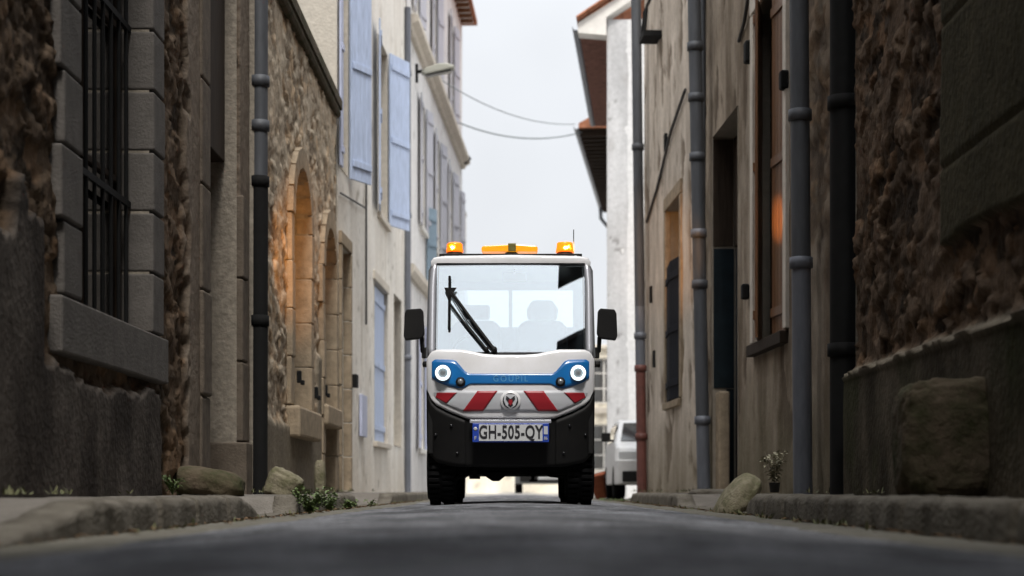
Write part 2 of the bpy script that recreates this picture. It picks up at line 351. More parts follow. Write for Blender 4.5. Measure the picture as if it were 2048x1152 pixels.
class House:
    def __init__(s, name, label, cat, a, b, side, height, depth=5., group=None):
        """facade from ground point a (near) to b (far); side -1 left of the street, +1 right"""
        a = Vector((a[0], a[1], 0)); b = Vector((b[0], b[1], 0)); s.a = a; s.L = (b - a).length; s.U = (b - a).normalized(); s.side = side
        s.N = Vector((s.U.y, -s.U.x, 0)) * (1 if side < 0 else -1)
        s.h = height; s.depth = depth
        s.root = empty(name, a, label, cat, group)
    def T(s, u, d, z):
        q = s.U * u + s.N * d; return (q.x, q.y, z)
    def W(s, u, d, z):
        q = s.a + s.U * u + s.N * d; return (q.x, q.y, z)
    def uY(s, Y): return (Y - s.a.y) / s.U.y
    def facade(s, fn, holes=(), du=.05, dz=.05, u0=0., zmax=None, m='stone', bodycol=(.25, .22, .18), z0=-.05):
        """holes: dict(u0,u1,z0,z1,arch=rise,depth)"""
        zt = s.h
        ub = sorted({u0, s.L} | {x for k in holes for x in (k['u0'], k['u1'])}); zb = sorted({z0, zt} | {x for k in holes for x in (k['z0'], k['z1'])} | ({zmax} if zmax else set()))
        def lin(bs, st, up=False):
            out = []
            for p, q in zip(bs[:-1], bs[1:]):
                stq = st
                if up and zmax and p >= zmax - 1e-6: stq = .4
                n = max(1, int(round((q - p) / stq))); out += [p + (q - p) * i / n for i in range(n)]
            return np.array(out + [bs[-1]])
        us, zs = lin(ub, du), lin(zb, dz, True)
        Ug, Zg = np.meshgrid(us, zs, indexing='ij')
        d, c = fn(Ug, Zg)
        uc, zc = np.meshgrid((us[:-1] + us[1:]) / 2, (zs[:-1] + zs[1:]) / 2, indexing='ij')
        keep = np.ones(uc.shape, bool)
        ev, ef = [], []
        def quad(*ps):
            b = len(ev); ev.extend([s.T(*p) for p in ps]); ef.append([b, b + 1, b + 2, b + 3])
        for k in holes:
            ar = k.get('arch', 0); zsp = k['z1'] - ar; mid = (k['u0'] + k['u1']) / 2; hw = (k['u1'] - k['u0']) / 2
            top = np.full(uc.shape, k['z1']) if not ar else zsp + ar * np.sqrt(np.clip(1 - ((uc - mid) / hw) ** 2, 0, 1))
            keep &= ~((uc > k['u0']) & (uc < k['u1']) & (zc > k['z0']) & (zc < top))
            dp = -k.get('depth', .2); fo = k.get('front', .03)
            quad((k['u0'], fo, k['z0']), (k['u0'], dp, k['z0']), (k['u0'], dp, zsp), (k['u0'], fo, zsp))
            quad((k['u1'], fo, k['z0']), (k['u1'], dp, k['z0']), (k['u1'], dp, zsp), (k['u1'], fo, zsp))
            quad((k['u0'], fo, k['z0']), (k['u1'], fo, k['z0']), (k['u1'], dp, k['z0']), (k['u0'], dp, k['z0']))
            n = 14 if ar else 1
            pr = [(mid - hw * math.cos(math.pi * i / n), zsp + ar * math.sin(math.pi * i / n)) for i in range(n + 1)]
            for (p, q), (p2, q2) in zip(pr[:-1], pr[1:]): quad((p, fo, q), (p2, fo, q2), (p2, dp, q2), (p, dp, q))
        D = s.depth
        quad((0, -D, z0), (s.L, -D, z0), (s.L, -D, zt), (0, -D, zt))
        quad((0, .02, z0), (0, -D, z0), (0, -D, zt), (0, .02, zt)); quad((s.L, .02, z0), (s.L, -D, z0), (s.L, -D, zt), (s.L, .02, zt))
        quad((0, .05, zt), (s.L, .05, zt), (s.L, -D, zt), (0, -D, zt))
        if u0 > 0: quad((0, .02, z0), (u0, .02, z0), (u0, .02, zt), (0, .02, zt)); quad((u0, -.1, z0), (u0, .09, z0), (u0, .09, zt), (u0, -.1, zt))
        x = s.U.x * Ug + s.N.x * d; y = s.U.y * Ug + s.N.y * d
        s.wall = grid_mesh('wall', x, y, Zg, M[m], s.root, c, keep, True, (ev, ef, bodycol))
        return s.wall
    def box(s, u0, u1, d0, d1, z0, z1, name, m, bevel=.008, parent=None, label=None):
        return MB().box((u0, d0, z0), (u1, d1, z1), s.T).build(name, M[m], parent or s.root, bevel, label=label)
    def roof(s, over=.35, rise=1.8, m='tile', ends=.15):
        h = s.h + .01; D = s.depth; mb = MB()
        sec = [(over, h - .03), (over, h + .09), (-D / 2, h + rise + .12), (-D - over, h + .09), (-D - over, h - .03)]
        n = len(sec); vs = [s.T(-ends, d, z) for d, z in sec] + [s.T(s.L + ends, d, z) for d, z in sec]
        mb.add(vs, [tuple(range(n)), tuple(range(n, 2 * n))] + [(i, (i + 1) % n, (i + 1) % n + n, i + n) for i in range(n)])
        return mb.build('roof', M[m], s.root)
    def shutter(s, u, d, z0, z1, wd, ang, m, near=True, boards=True):
        """leaf hinged at (u,d); ang from wall plane; near=True leaf runs to smaller u"""
        mb = MB(); sg = -1 if near else 1; a = R(ang)
        def T(x, y, z):
            # x along the leaf, y thickness
            uu = u + sg * (x * math.cos(a)) - sg * (-y) * math.sin(a) * -1 * 0
            dd = d + x * math.sin(a)
            uu += -sg * y * math.sin(a); dd += y * math.cos(a)
            return s.T(uu, dd, z)
        n = max(2, int(round(wd / .13)))
        for i in range(n): mb.box((wd * i / n + .002, 0, z0), (wd * (i + 1) / n - .002, .028, z1), T)
        for zz in (z0 + .22, (z0 + z1) / 2, z1 - .22): mb.box((.03, .03, zz - .045), (wd - .03, .05, zz + .045), T)
        return mb.build('shutter', M[m], s.root, .004, 1)
    def window(s, u0, u1, z0, z1, dp=.14, m='trim_white', nx=2, nz=3, fw=.06):
        mb = MB()
        for q in ((u0, u0 + fw, z0, z1), (u1 - fw, u1, z0, z1), (u0 + fw, u1 - fw, z0, z0 + fw), (u0 + fw, u1 - fw, z1 - fw, z1)):
            mb.box((q[0], -dp, q[2]), (q[1], -dp + .05, q[3]), s.T)
        for i in range(1, nx):
            x = u0 + (u1 - u0) * i / nx; mb.box((x - .025, -dp + .003, z0 + fw), (x + .025, -dp + .047, z1 - fw), s.T)
        for i in range(1, nz):
            z = z0 + (z1 - z0) * i / nz; mb.box((u0 + fw, -dp + .006, z - .018), (u1 - fw, -dp + .044, z + .018), s.T)
        f = mb.build('window', M[m], s.root)
        MB().box((u0 + .01, -dp + .015, z0 + .01), (u1 - .01, -dp + .022, z1 - .01), s.T).build('pane', M['pane'], f)
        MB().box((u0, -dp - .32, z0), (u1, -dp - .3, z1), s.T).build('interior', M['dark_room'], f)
        return f
    def surround(s, u0, u1, z0, z1, wd=.16, d0=-.02, d1=.05, m='trim', course=None, gap=.012, name='window_surround', head=True):
        mb = MB()
        hh = course or (z1 - z0)
        n = max(1, int(round((z1 - z0) / hh)))
        for i in range(n):
            za = z0 + (z1 - z0) * i / n; zb = z0 + (z1 - z0) * (i + 1) / n
            e = random.uniform(-.02, .02) if course else 0
            mb.box((u0 - wd + e, d0, za + gap / 2), (u0 + .006, d1, zb - gap / 2), s.T)
            mb.box((u1 - .006, d0, za + gap / 2), (u1 + wd + e, d1, zb - gap / 2), s.T)
        if head: mb.box((u0 - wd, d0, z1 + gap / 2), (u1 + wd, d1 + .004, z1 + wd + .05), s.T)
        return mb.build(name, M[m], s.root, .008)
    def arch_ring(s, u0, u1, zsp, rise, wd=.2, d0=-.05, d1=.05, m='ashlar_tan', n=9):
        mb = MB(); mid = (u0 + u1) / 2; hw = (u1 - u0) / 2
        for i in range(n):
            t0, t1 = math.pi * (i + .03) / n, math.pi * (i + .97) / n
            P = lambda t, k: (mid - (hw + k) * math.cos(t), zsp + (rise + k) * math.sin(t))
            q = [P(t0, 0), P(t1, 0), P(t1, wd), P(t0, wd)]
            vs = [s.T(a, d0, b) for a, b in q] + [s.T(a, d1, b) for a, b in q]
            mb.add(vs, [(0, 1, 2, 3), (7, 6, 5, 4), (0, 4, 5, 1), (1, 5, 6, 2), (2, 6, 7, 3), (3, 7, 4, 0)])
        return mb.build('arch_ring', M[m], s.root, .008)

# ------------------------------------------------------------------ ground, road, pavements
def road_z(x): return .08 * np.cos(np.clip(np.abs(x) / 1.55, 0, 1) * math.pi / 2) ** 1.1
ys = np.concatenate([np.arange(-12, 2, 1.), np.arange(2, 30, .15), np.arange(30, 74, 1.)]); xs = np.linspace(-1.6, 1.6, 41)
Yg, Xg = np.meshgrid(ys, xs, indexing='ij')
Zg = road_z(Xg) + .010 * (fbm(Xg * 9, Yg * 9, 19) - .5) + .012 * (fbm(Xg * 1.3, Yg * .6, 3) - .5) + .006 * (fbm(Xg * 6, Yg * 6, 9) - .5)
tag(grid_mesh('road', Xg, Yg, Zg, M['asphalt']), kind='structure')
def gutter(side):
    t = np.linspace(0, 1, 9); Yg, Tg = np.meshgrid(ys, t, indexing='ij')
    inner = 1.02 + .13 * (fbm(Yg * .9, Yg * 0 + side * 3.3, 21) - .5) * 2 + .05 * (fbm(Yg * 5, Yg * 0 + side * 5.3, 23) - .5)
    Xa = inner + (1.58 - inner) * Tg
    Zg = road_z(Xa) + .007 + .012 * (fbm(side * Xa * 1.3, Yg * .6, 3) - .5) + .014 * (fbm(Xa * 8, Yg * 3, 31) - .5)
    Zg[:, 0] -= .02
    tag(grid_mesh('gutter_strip', side * Xa, Yg, Zg, M['gutter']), kind='structure')
gutter(-1); gutter(1)
def prof(pts): 
    a = np.array(pts); return lambda y: np.interp(y, a[:, 0], a[:, 1])
KL = prof([(-12, .01), (5.2, .012), (6.5, .142), (9.9, .15), (10.35, .09), (10.55, .02), (12.25, .02), (12.4, .14), (16.8, .14), (17.05, .02), (21.3, .02), (21.9, .14), (74, .14)])
KR = prof([(-12, .152), (11.55, .152), (11.85, .12), (12.0, .03), (16.9, .03), (17.25, .14), (23.8, .14), (24.3, .03), (27, .02), (74, .02)])
def kerb(side, K, ya, yb, joints):
    yy = np.arange(ya, yb, .02)
    sec = [(0, None), (.004, .045), (.012, .018), (.035, .003), (.09, 0), (.17, 0), (.175, None)]
    X = np.zeros((len(yy), len(sec))); Z = X.copy(); Y = X.copy()
    wob = .02 * (fbm(yy * .8, yy * 0 + side, 41) - .5)
    j = np.ones(len(yy))
    for q in joints: j = np.minimum(j, np.clip((np.abs(yy - q) - .012) / .03, 0, 1))
    for i, (dx, drop) in enumerate(sec):
        h = K(yy)
        X[:, i] = 1.55 + dx + wob + (1 - j) * (.07 if i < 4 else 0) + .026 * (fbm(yy * 6, yy * 0 + i * .9, 43, 5) - .5); Y[:, i] = yy
        Z[:, i] = -.04 if drop is None else np.maximum(h - drop * np.clip(h / .1, 0, 1) + .03 * (fbm(yy * 5, yy * 0 + i * .6, 47, 5) - .5) * np.clip(h / .1, 0, 1) - (1 - j) * .04, -.03)
    tag(grid_mesh('kerb', side * X, Y, Z, M['kerb']), kind='structure')
kerb(-1, KL, 3, 40, [7.6, 8.5, 9.4, 13.4, 14.4, 15.5, 22.9, 24, 25])
kerb(1, KR, 2, 40, [5.5, 7.1, 8.85, 10.3, 11.0, 18.3, 19.5, 20.7, 22, 23])
def pavement(side, K, far):
    yy = np.concatenate([np.arange(-12, 3, 1.), np.arange(3, 30, .1), np.arange(30, far, .5)]); t = np.linspace(0, 1, 14)
    Yg, Tg = np.meshgrid(yy, t, indexing='ij')
    Xa = 1.71 + Tg * 1.15
    k = np.minimum(K(Yg), .16)
    Zg = k + (.15 - k) * sstep(0, .55, Tg) - .008 + .012 * (fbm(Xa * 3, Yg * 3, 51 + side) - .5)
    tag(grid_mesh('pavement', side * Xa, Yg, Zg, M['pave']), kind='structure')
pavement(-1, KL, 60); pavement(1, KR, 27.4)
tag(MB().add([(-300, -300, -.06), (300, -300, -.06), (300, 300, -.06), (-300, 300, -.06)], [(0, 1, 2, 3)]).build('ground', M['ground']), kind='structure')
tag(MB().add([(-5, 38, .1), (9, 38, .1), (9, 64.5, .06), (-5, 64.5, .06), (-5, 38, -.05), (9, 38, -.05), (9, 64.5, -.05), (-5, 64.5, -.05)], [(0, 1, 2, 3), (4, 5, 6, 7), (0, 1, 5, 4), (1, 2, 6, 5), (2, 3, 7, 6), (3, 0, 4, 7)]).build('square_paving', M['pale_paving']), kind='structure')
tag(MB().box((1.62, 27.5, -.055), (9, 36, .012)).build('yard_paving', M['ground']), kind='structure')

# ------------------------------------------------------------------ LEFT, house one: dark rubble with barred window
X1 = -2.45
L1 = House('rubble_stone_house', 'dark rubble stone house with tall barred window in grey stone surround and big recessed doorway', 'house', (X1, -6), (X1, 15.62), -1, 13.0)
o1 = 6.0
def f(u, z):
    d, c = rubble(u, z, 11, .24, .14, .045, (.026, .019, .013), (.15, .108, .075))
    y = u - o1
    edge = .82 + .22 * (fbm(y * 2.2, y * 0, 5) - .5) + .05 * (fbm(y * 9, y * 0 + 3, 6) - .5)
    edge = np.where(y < 8.75, 1.45 + .5 * (fbm(y * 2.5, z * 2.5, 8) - .5) * 2, edge)
    pl = sstep(.0, .03, edge - z) * sstep(0, .1, 11.75 + .25 * (fbm(z * 3, z * 0, 15) - .5) - y)
    d = d * (1 - pl) + pl * (.075 + .02 * fbm(u * 2, z * 2, 12))
    pc = mixc((.034, .028, .024), (.1, .086, .074), sstep(.3, .7, .35 * streaks(u, z, 33) + .65 * fbm(u * 2.3, z * 1.6, 34, 6)))
    c = mixc(c, pc, pl)
    # smooth pilaster either side of the doorway
    ps = sstep(12.6, 12.68, y) * (1 - sstep(15.7, 15.8, y)) * (1 - sstep(13.5, 13.5001, y) * (1 - sstep(15.1, 15.1001, y)))
    ps = ps * sstep(.45, .6, fbm(y * 5, z * 3, 77) + sstep(12.65, 13.0, y) * .6)
    d = d * (1 - ps) + ps * (.05 + .012 * fbm(u * 6, z * 6, 3))
    c = mixc(c, mixc((.14, .11, .085), (.2, .165, .13), fbm(u * 5, z * 2, 71)), ps)
    return d, c
WU0, WU1, WZ0, WZ1 = 9.6 + o1, 11.5 + o1, 1.2, 5.2
DU0, DU1 = 13.55 + o1, 15.08 + o1
L1.facade(f, [dict(u0=WU0, u1=WU1, z0=WZ0, z1=WZ1, depth=.3), dict(u0=DU0, u1=DU1, z0=.1, z1=5.3, arch=.75, depth=.5)], .026, .026, 4.5 + o1, 4.4)
# dressed jambs in separate courses with open joints
def jambs(h, u0, u1, z0, z1, c, m, w0, w1, d1, name='window_surround'):
    mb = MB(); n = int(round((z1 - z0) / c))
    for i in range(n):
        za, zb = z0 + i * c + .008, z0 + (i + 1) * c - .008
        e = .06 if i % 2 else 0
        mb.box((u0 - w0 - e, -.2, za), (u0 + .008, d1 + random.uniform(-.006, .006), zb), h.T)
        mb.box((u1 - .008, -.2, za), (u1 + w1 + e * .4, d1 + random.uniform(-.006, .006), zb), h.T)
    mb.box((u0 - w0, -.2, z1 + .008), (u1 + w1, d1, z1 + .4), h.T)
    return mb.build(name, M[m], h.root, .014, 3)
jambs(L1, WU0, WU1, WZ0 + .01, WZ0 + .01 + 9 * .398, .398, 'ashlar_grey', .38, .33, .065)
L1.box(WU0 - .52, WU1 + .34, -.25, .09, .895, 1.195, 'window_sill', 'ashlar_grey', .012)
mb = MB()
for i in range(9):
    u = WU0 + .1 + i * (WU1 - WU0 - .2) / 8; mb.tube([L1.T(u, -.1, WZ0), L1.T(u, -.1, WZ1)], .013, 8)
for z in (2.05, 3.2, 4.3): mb.box((WU0, -.112, z - .02), (WU1, -.088, z + .02), L1.T)
L1w = L1.window(WU0, WU1, WZ0, WZ1, .2, 'wood_dark', 2, 4, .08)
mb.build('window_grille', M['iron_black'], L1.root)
# recessed doorway: stone infill below, dark opening above
mb = MB(); mb.box((DU0 - .1, -.48, 0), (DU1 + .1, -.26, 1.55), L1.T).box((DU0 - .1, -.48, 1.56), (DU1 + .1, -.265, 3.0), L1.T)
mb.build('doorway_infill', M['ashlar'], L1.root, .01)
L1.box(DU0 + .01, DU1 - .01, -.2, -.07, 3.0, 4.54, 'door_transom', 'wood_dark')
mb = MB()
for za, zb in ((.6, 1.28), (1.295, 2.0), (2.015, 2.72)): mb.box((DU1 + .002, -.25, za), (DU1 + .3, .085 + random.uniform(-.006, .006), zb), L1.T)
mb.box((DU1 - .025, -.26, .1), (DU1 + .32, .12, .59), L1.T)
mb.build('door_jamb', M['ashlar'], L1.root, .015, 3)
mb = MB()
for i in range(6): mb.box((DU0 - .36, -.2, .1 + i * .8), (DU0 - .005, .08 + random.uniform(-.005, .01), .09 + (i + 1) * .8), L1.T)
mb.build('door_jamb', M['ashlar'], L1.root, .02, 3)
L1.roof(.15, 2.2, 'zinc_dark')

# ------------------------------------------------------------------ LEFT, house two: low tan rubble with arched niches
L2 = House('tan_rubble_house', 'low tan rubble stone house with two blocked arched openings and a mossy eave', 'house', (-2.36, 15.66), (-2.36, 22.6), -1, 5.1)
def f(u, z):
    d, c = rubble(u, z, 23, .2, .12, .035, (.16, .12, .082), (.6, .505, .385))
    y = u + 15.66
    pl = sstep(0, .1, .95 + .9 * sstep(20.2, 20.4, y) + .3 * (fbm(y * 2, z * 1.5, 4) - .5) - z)
    d = d * (1 - pl) + pl * .05
    c = mixc(c, mixc((.13, .11, .085), (.23, .195, .145), streaks(u, z, 8)), pl)
    return d, c
A1, A2 = (18.05 - 15.66, 19.5 - 15.66), (20.9 - 15.66, 22.2 - 15.66)
L2.facade(f, [dict(u0=A1[0], u1=A1[1], z0=1.05, z1=3.62, arch=.6, depth=.3), dict(u0=A2[0], u1=A2[1], z0=.16, z1=3.4, arch=.55, depth=.3)], .03, .03)
for (a, b), z0, zt, rs in ((A1, 1.05, 3.62, .6), (A2, .16, 3.4, .55)):
    zsp = zt - rs
    L2.arch_ring(a, b, zsp, rs, .22, -.1, .075)
    mb = MB(); n = max(3, int((zsp - z0) / .42)); hh = (zsp - z0) / n
    for sd_ in (0, 1):
        mb = MB()
        for i in range(n):
            p, q = (a - .2 - random.uniform(0, .08), a + .008) if sd_ == 0 else (b - .008, b + .2 + random.uniform(0, .08))
            mb.box((p, -.28, z0 + i * hh + .003), (q, .07 + random.uniform(-.01, .01), z0 + (i + 1) * hh - .003), L2.T)
        mb.build('jamb', M['ashlar_tan'], L2.root, .015, 3)
    L2.box(a + .002, b - .002, -.32, -.2, z0, zsp, 'wood_panel', 'wood_grey')
    mb = MB(); mid = (a + b) / 2; hw = (b - a) / 2
    mb.prism([(mid - hw * math.cos(math.pi * i / 12), zsp + rs * math.sin(math.pi * i / 12)) for i in range(13)], -.32, -.24, L2.T); mb.build('arch_panel', M['wood_dark'], L2.root)
L2.box(A1[0] - .28, A1[1] + .2, -.2, .16, .72, 1.04, 'window_sill', 'ashlar_tan', .03)
L2.box(A2[0] - .2, A2[1] + .15, -.2, .13, .95, 1.2, 'stone_ledge', 'ashlar_tan', .03)
for uu, zz in ((A1[0] + .25, 1.3), (A1[1] + .33, 1.22), (A2[0] - .1, 1.3)):
    mb = MB().box((uu, .05, zz), (uu + .045, .1, zz + .13), L2.T).box((uu - .02, .09, zz - .02), (uu + .06, .13, zz + .03), L2.T); mb.build('iron_hinge', M['iron_black'], L2.root, .01)
MB().prism([(0, 4.98), (.06, 4.98), (.08, 5.02), (.08, 5.07), (0, 5.08)], .0, L2.L, lambda x, y, z: L2.T(y, x, z)).build('cornice', M['mossy'], L2.root, .01)
L2.roof(.1, 1.2, 'mossy', 0)

# ------------------------------------------------------------------ LEFT, house three: cream render, blue shutters
def l3x(Y): return -3.026 + .0294 * Y
L3 = House('cream_rendered_house', 'cream rendered house with pale blue wooden shutters on both floors', 'house', (l3x(22.68), 22.68), (l3x(32.2), 32.2), -1, 10.4)
def plaster(c1, c2, s, rel=.02, stain=(.5, .44, .36), lo=.0):
    def f(u, z):
        d = .02 + rel * (fbm(u * 1.5, z * 1.5, s) - .5)
        t = streaks(u, z, s + 1); c = mixc(c1, c2, sstep(.3, .7, t))
        st = sstep(.62, .8, fbm(u * 2.2, z * .9, s + 2)) * .55 + (1 - sstep(.1, .9 , z - .5 * fbm(u * 2, u * 0, s + 5))) * lo
        c = mixc(c, stain, np.clip(st, 0, 1))
        chip = sstep(.72, .76, fbm(u * 5, z * 5, s + 4)); c = mixc(c, np.asarray(stain) * .6, chip * .7); d = d - chip * .012
        return d, c
    return f
y3 = lambda Y: L3.uY(Y)
h3 = [dict(u0=y3(22.95), u1=y3(23.72), z0=4.42, z1=7.5, depth=.22), dict(u0=y3(27.5), u1=y3(28.9), z0=4.55, z1=7.35, depth=.25),
      dict(u0=y3(26.95), u1=y3(28.95), z0=.94, z1=3.42, depth=.1), dict(u0=y3(30.0), u1=y3(31.3), z0=.95, z1=3.55, depth=.25),
      dict(u0=y3(22.95), u1=y3(23.85), z0=.16, z1=3.4, depth=.3)]
L3.facade(plaster((.68, .635, .565), (.76, .725, .665), 61, lo=.35), h3, .07, .07, m='render', bodycol=(.5, .46, .4))
L3.window(h3[0]['u0'], h3[0]['u1'], 4.42, 7.5, .2); L3.window(h3[1]['u0'], h3[1]['u1'], 4.55, 7.35, .22)
L3.shutter(y3(22.93), .045, 4.4, 7.5, .22, 0, 'shut_lilac', True)
L3.shutter(y3(23.74), .05, 4.4, 7.5, .56, 23, 'shut_blue', False)
L3.shutter(y3(27.47), .045, 4.55, 7.4, .72, 6, 'shut_blue', True)
L3.shutter(y3(28.93), .05, 4.55, 7.4, .72, 21, 'shut_blue', False)
w2 = (h3[2]['u1'] - h3[2]['u0']) / 2
L3.shutter(h3[2]['u0'] + .01, -.06, .95, 3.4, w2 - .012, 0, 'shut_blue', False); L3.shutter(h3[2]['u1'] - .01, -.06, .95, 3.4, w2 - .012, 0, 'shut_blue', True)
L3.box(h3[2]['u0'] - .1, h3[2]['u1'] + .1, -.1, .05, 3.425, 3.56, 'lintel', 'trim'); L3.box(h3[2]['u0'] - .08, h3[2]['u1'] + .08, -.05, .09, .85, .935, 'window_sill', 'trim')
L3.box(h3[1]['u0'] - .08, h3[1]['u1'] + .08, -.1, .09, 4.45, 4.545, 'window_sill', 'trim')
L3.window(h3[3]['u0'], h3[3]['u1'], .95, 3.55, .22, 'wood_grey')
L3.box(h3[4]['u0'] + .003, h3[4]['u1'] - .003, -.28, -.2, .15, 3.38, 'door', 'wood_grey')
L3.surround(h3[4]['u0'], h3[4]['u1'], .17, 3.4, .12, -.05, .06, 'ashlar_tan', .46, name='door_surround')
tb = L3.box(y3(25.0), y3(25.62), .03, .075, .95, 1.55, 'meter_box_door', 'shut_lilac')
mb = MB(); mb.tube([L3.T(y3(25.6), .06, 5.1), L3.T(y3(25.6), .06, 2.6)], .016, 6); mb.tube([L3.T(y3(22.8), .05, 4.05), L3.T(y3(25.6), .06, 4.3)], .013, 6)
mb.build('wall_conduit', M['cable_dark'], L3.root)
L3.box(y3(24.15), y3(24.35), .02, .1, 1.6, 1.78, 'letter_box', 'iron_black')
L3.roof(.3, 1.6)

# ------------------------------------------------------------------ LEFT, house four: tall white house
def l4x(Y): return -3.362 + .04 * Y
L4 = House('tall_white_house', 'tall white rendered house with stone string course and grey lilac shutters', 'house', (l4x(32.35), 32.35), (l4x(46.6), 46.6), -1, 12.6)
y4 = lambda Y: L4.uY(Y)
h4 = [dict(u0=y4(a), u1=y4(b), z0=z0, z1=z1, depth=.2) for a, b, z0, z1 in ((34.9, 35.9, 5.45, 8.0), (38.3, 39.4, 5.45, 8.0), (41.9, 43, 5.45, 8.0), (44.9, 45.7, 5.45, 8.0),
      (33.6, 34.5, 9.35, 11.7), (37.6, 38.6, 9.35, 11.7), (42.4, 43.4, 9.35, 11.7), (34.6, 35.6, 1.0, 3.5), (38.6, 39.6, .15, 3.2))]
L4.facade(plaster((.66, .64, .62), (.74, .73, .72), 81, stain=(.5, .48, .46), lo=.3), h4, .12, .12, m='render', bodycol=(.6, .58, .55))
for k in h4[:8]:
    L4.window(k['u0'], k['u1'], k['z0'], k['z1'], .18)
    hw = (k['u1'] - k['u0']) / 2
    m = 'shut_grey' if k['z0'] > 3 else 'shut_lilac'
    L4.shutter(k['u0'] - .02, .05, k['z0'], k['z1'], hw, 4, m, True); L4.shutter(k['u1'] + .02, .05, k['z0'], k['z1'], hw, 9, m, False)
    L4.box(k['u0'] - .1, k['u1'] + .1, -.05, .1, k['z0'] - .1, k['z0'] - .005, 'window_sill', 'trim_white')
L4.shutter(y4(36.0), .05, 4.5, 6.0, .42, 22, 'shut_teal', False)
L4.box(h4[8]['u0'] + .003, h4[8]['u1'] - .003, -.2, -.12, .1, 3.19, 'door', 'wood_brown')
mb = MB().prism([(0, 8.72), (.1, 8.72), (.13, 8.8), (.24, 8.86), (.24, 8.97), (0, 9.0)], 0, L4.L, lambda x, y, z: L4.T(y, x, z)); mb.build('string_course', M['trim'], L4.root)
MB().prism([(0, 4.15), (.1, 4.15), (.16, 4.25), (.16, 4.36), (0, 4.4)], 0, L4.L, lambda x, y, z: L4.T(y, x, z)).build('string_course', M['trim'], L4.root)
L4.roof(.42, 1.8)
for i in range(28): MB().box((.1 + i * .5, -.2, 12.44), (.19 + i * .5, .36, 12.58), L4.T).build('rafter', M['wood_brown'], L4.root)

# far left house
L5 = House('pale_far_house', 'small pale grey house far down the street past the tall white one', 'house', (-1.92, 46.9), (-1.69, 57), -1, 9.1)
h5 = [dict(u0=a, u1=a + 1, z0=z0, z1=z0 + 2.1, depth=.2) for a in (1.2, 4.4, 7.6) for z0 in (1, 5.2)]
L5.facade(plaster((.6, .59, .57), (.68, .67, .66), 91), h5, .2, .2, m='render', bodycol=(.6, .58, .55))
for k in h5:
    L5.window(k['u0'], k['u1'], k['z0'], k['z1'], .18)
    for nr, uu in ((True, k['u0'] - .02), (False, k['u1'] + .02)): L5.shutter(uu, .05, k['z0'], k['z1'], .5, 5, 'shut_grey', nr)
L5.roof(.02, 1.4, 'zinc_dark')

# house closing the view
EH = House('cream_end_house', 'cream two storey house closing the far end of the street', 'house', (-5.5, 64), (9, 64.6), 1, 5.4, 6)
h6 = [dict(u0=a, u1=a + 1, z0=z0, z1=z0 + 1.7, depth=.2) for a in (1.5, 4.0, 6.6, 8.2, 10.6) for z0 in (.9, 3.35)]
EH.N = Vector((EH.U.y, -EH.U.x, 0))
EH.facade(plaster((.72, .66, .54), (.8, .75, .64), 95), h6, .2, .2, m='render', bodycol=(.6, .55, .45))
for k in h6:
    EH.window(k['u0'], k['u1'], k['z0'], k['z1'], .16)
    for nr, uu in ((True, k['u0'] - .02), (False, k['u1'] + .02)): EH.shutter(uu, .05, k['z0'], k['z1'], .48, 5, 'shut_grey', nr)
MB().prism([(0, 3.0), (.12, 3.0), (.12, 3.2), (0, 3.22)], 0, EH.L, lambda x, y, z: EH.T(y, x, z)).build('string_course', M['trim'], EH.root)
EH.roof(.2, .25, 'trim')

# ------------------------------------------------------------------ RIGHT, house one: dark rubble on a rendered plinth
Q1 = House('mossy_rubble_house', 'dark mossy rubble house with rendered plinth and large smooth corner blocks', 'house', (2.4, -6), (2.4, 12.32), 1, 13.5)
def f(u, z):
    y = u - 6
    d, c = rubble(u, z, 37, .22, .13, .05, (.025, .018, .012), (.16, .112, .077))
    pl = sstep(0, .012, 1.0 + .02 * (fbm(y * 4, y * 0, 2) - .5) - z)
    d = d * (1 - pl) + pl * (.1 + .012 * fbm(u * 3, z * 3, 12))
    pc = mixc((.034, .028, .018), (.11, .092, .066), sstep(.3, .7, .4 * streaks(u, z, 35) + .6 * fbm(u * 2.3, z * 1.6, 36, 6)))
    pc = mixc(pc, (.03, .034, .012), sstep(.45, .7, fbm(u * 1.6, z * 1.2, 90)) * .7)
    c = mixc(c, pc, pl)
    led = sstep(.95, .98, z) * (1 - sstep(1.03, 1.05, z)); d = d + led * .03; c = mixc(c, (.17, .145, .11), led)
    # big dressed blocks
    eb = 1.52 + .02 * np.sin(y * 3)
    ps = (1 - sstep(9.72, 9.76, y + .05 * np.floor((z) / .75) % 2 * .5)) * sstep(0, .02, z - eb)
    d = d * (1 - ps) + ps * (.06 + .01 * fbm(u * 5, z * 5, 3) - .02 * (1 - sstep(0, .012, np.abs((z % .78) - .39 + .0) * 1.0)))
    c = mixc(c, mixc((.04, .035, .019), (.075, .064, .038), fbm(u * 3, z * 2, 71)), ps)
    return d, c
Q1.facade(f, [], .026, .026, 4.5 + 6, 4.4)
Q1.roof(.15, 2.2, 'zinc_dark')
for ua, z in ((6.3, 10.1), (8.3, 10.6)):  # unseen canopies added to reflect as dark wedges in the windscreen
    MB().prism([(.0, z + .6), (1.4, z), (1.4, z + .09), (0, z + .7)], ua, ua + 1.2, lambda x, y, z: Q1.T(y, x, z)).build('reflection_canopy', M['wood_dark'], Q1.root)
BH = House('added_shade_house', 'tall dark stone house added unseen behind the viewpoint to shade the near end of the street', 'house', (-2.33, -1.6), (2.33, -1.6), 1, 9.6, 4.)  # unseen house, added to shade the foreground and show in the windscreen
def f(u, z):
    d, c = rubble(u, z, 301, .4, .22, .03, (.06, .045, .035), (.2, .155, .115)); return d, c
hb = [dict(u0=a, u1=a + .9, z0=z0, z1=z0 + 1.6, depth=.2) for a in (.7, 3.0) for z0 in (1.0, 4.0, 7.0)]
BH.facade(f, hb, .1, .1)
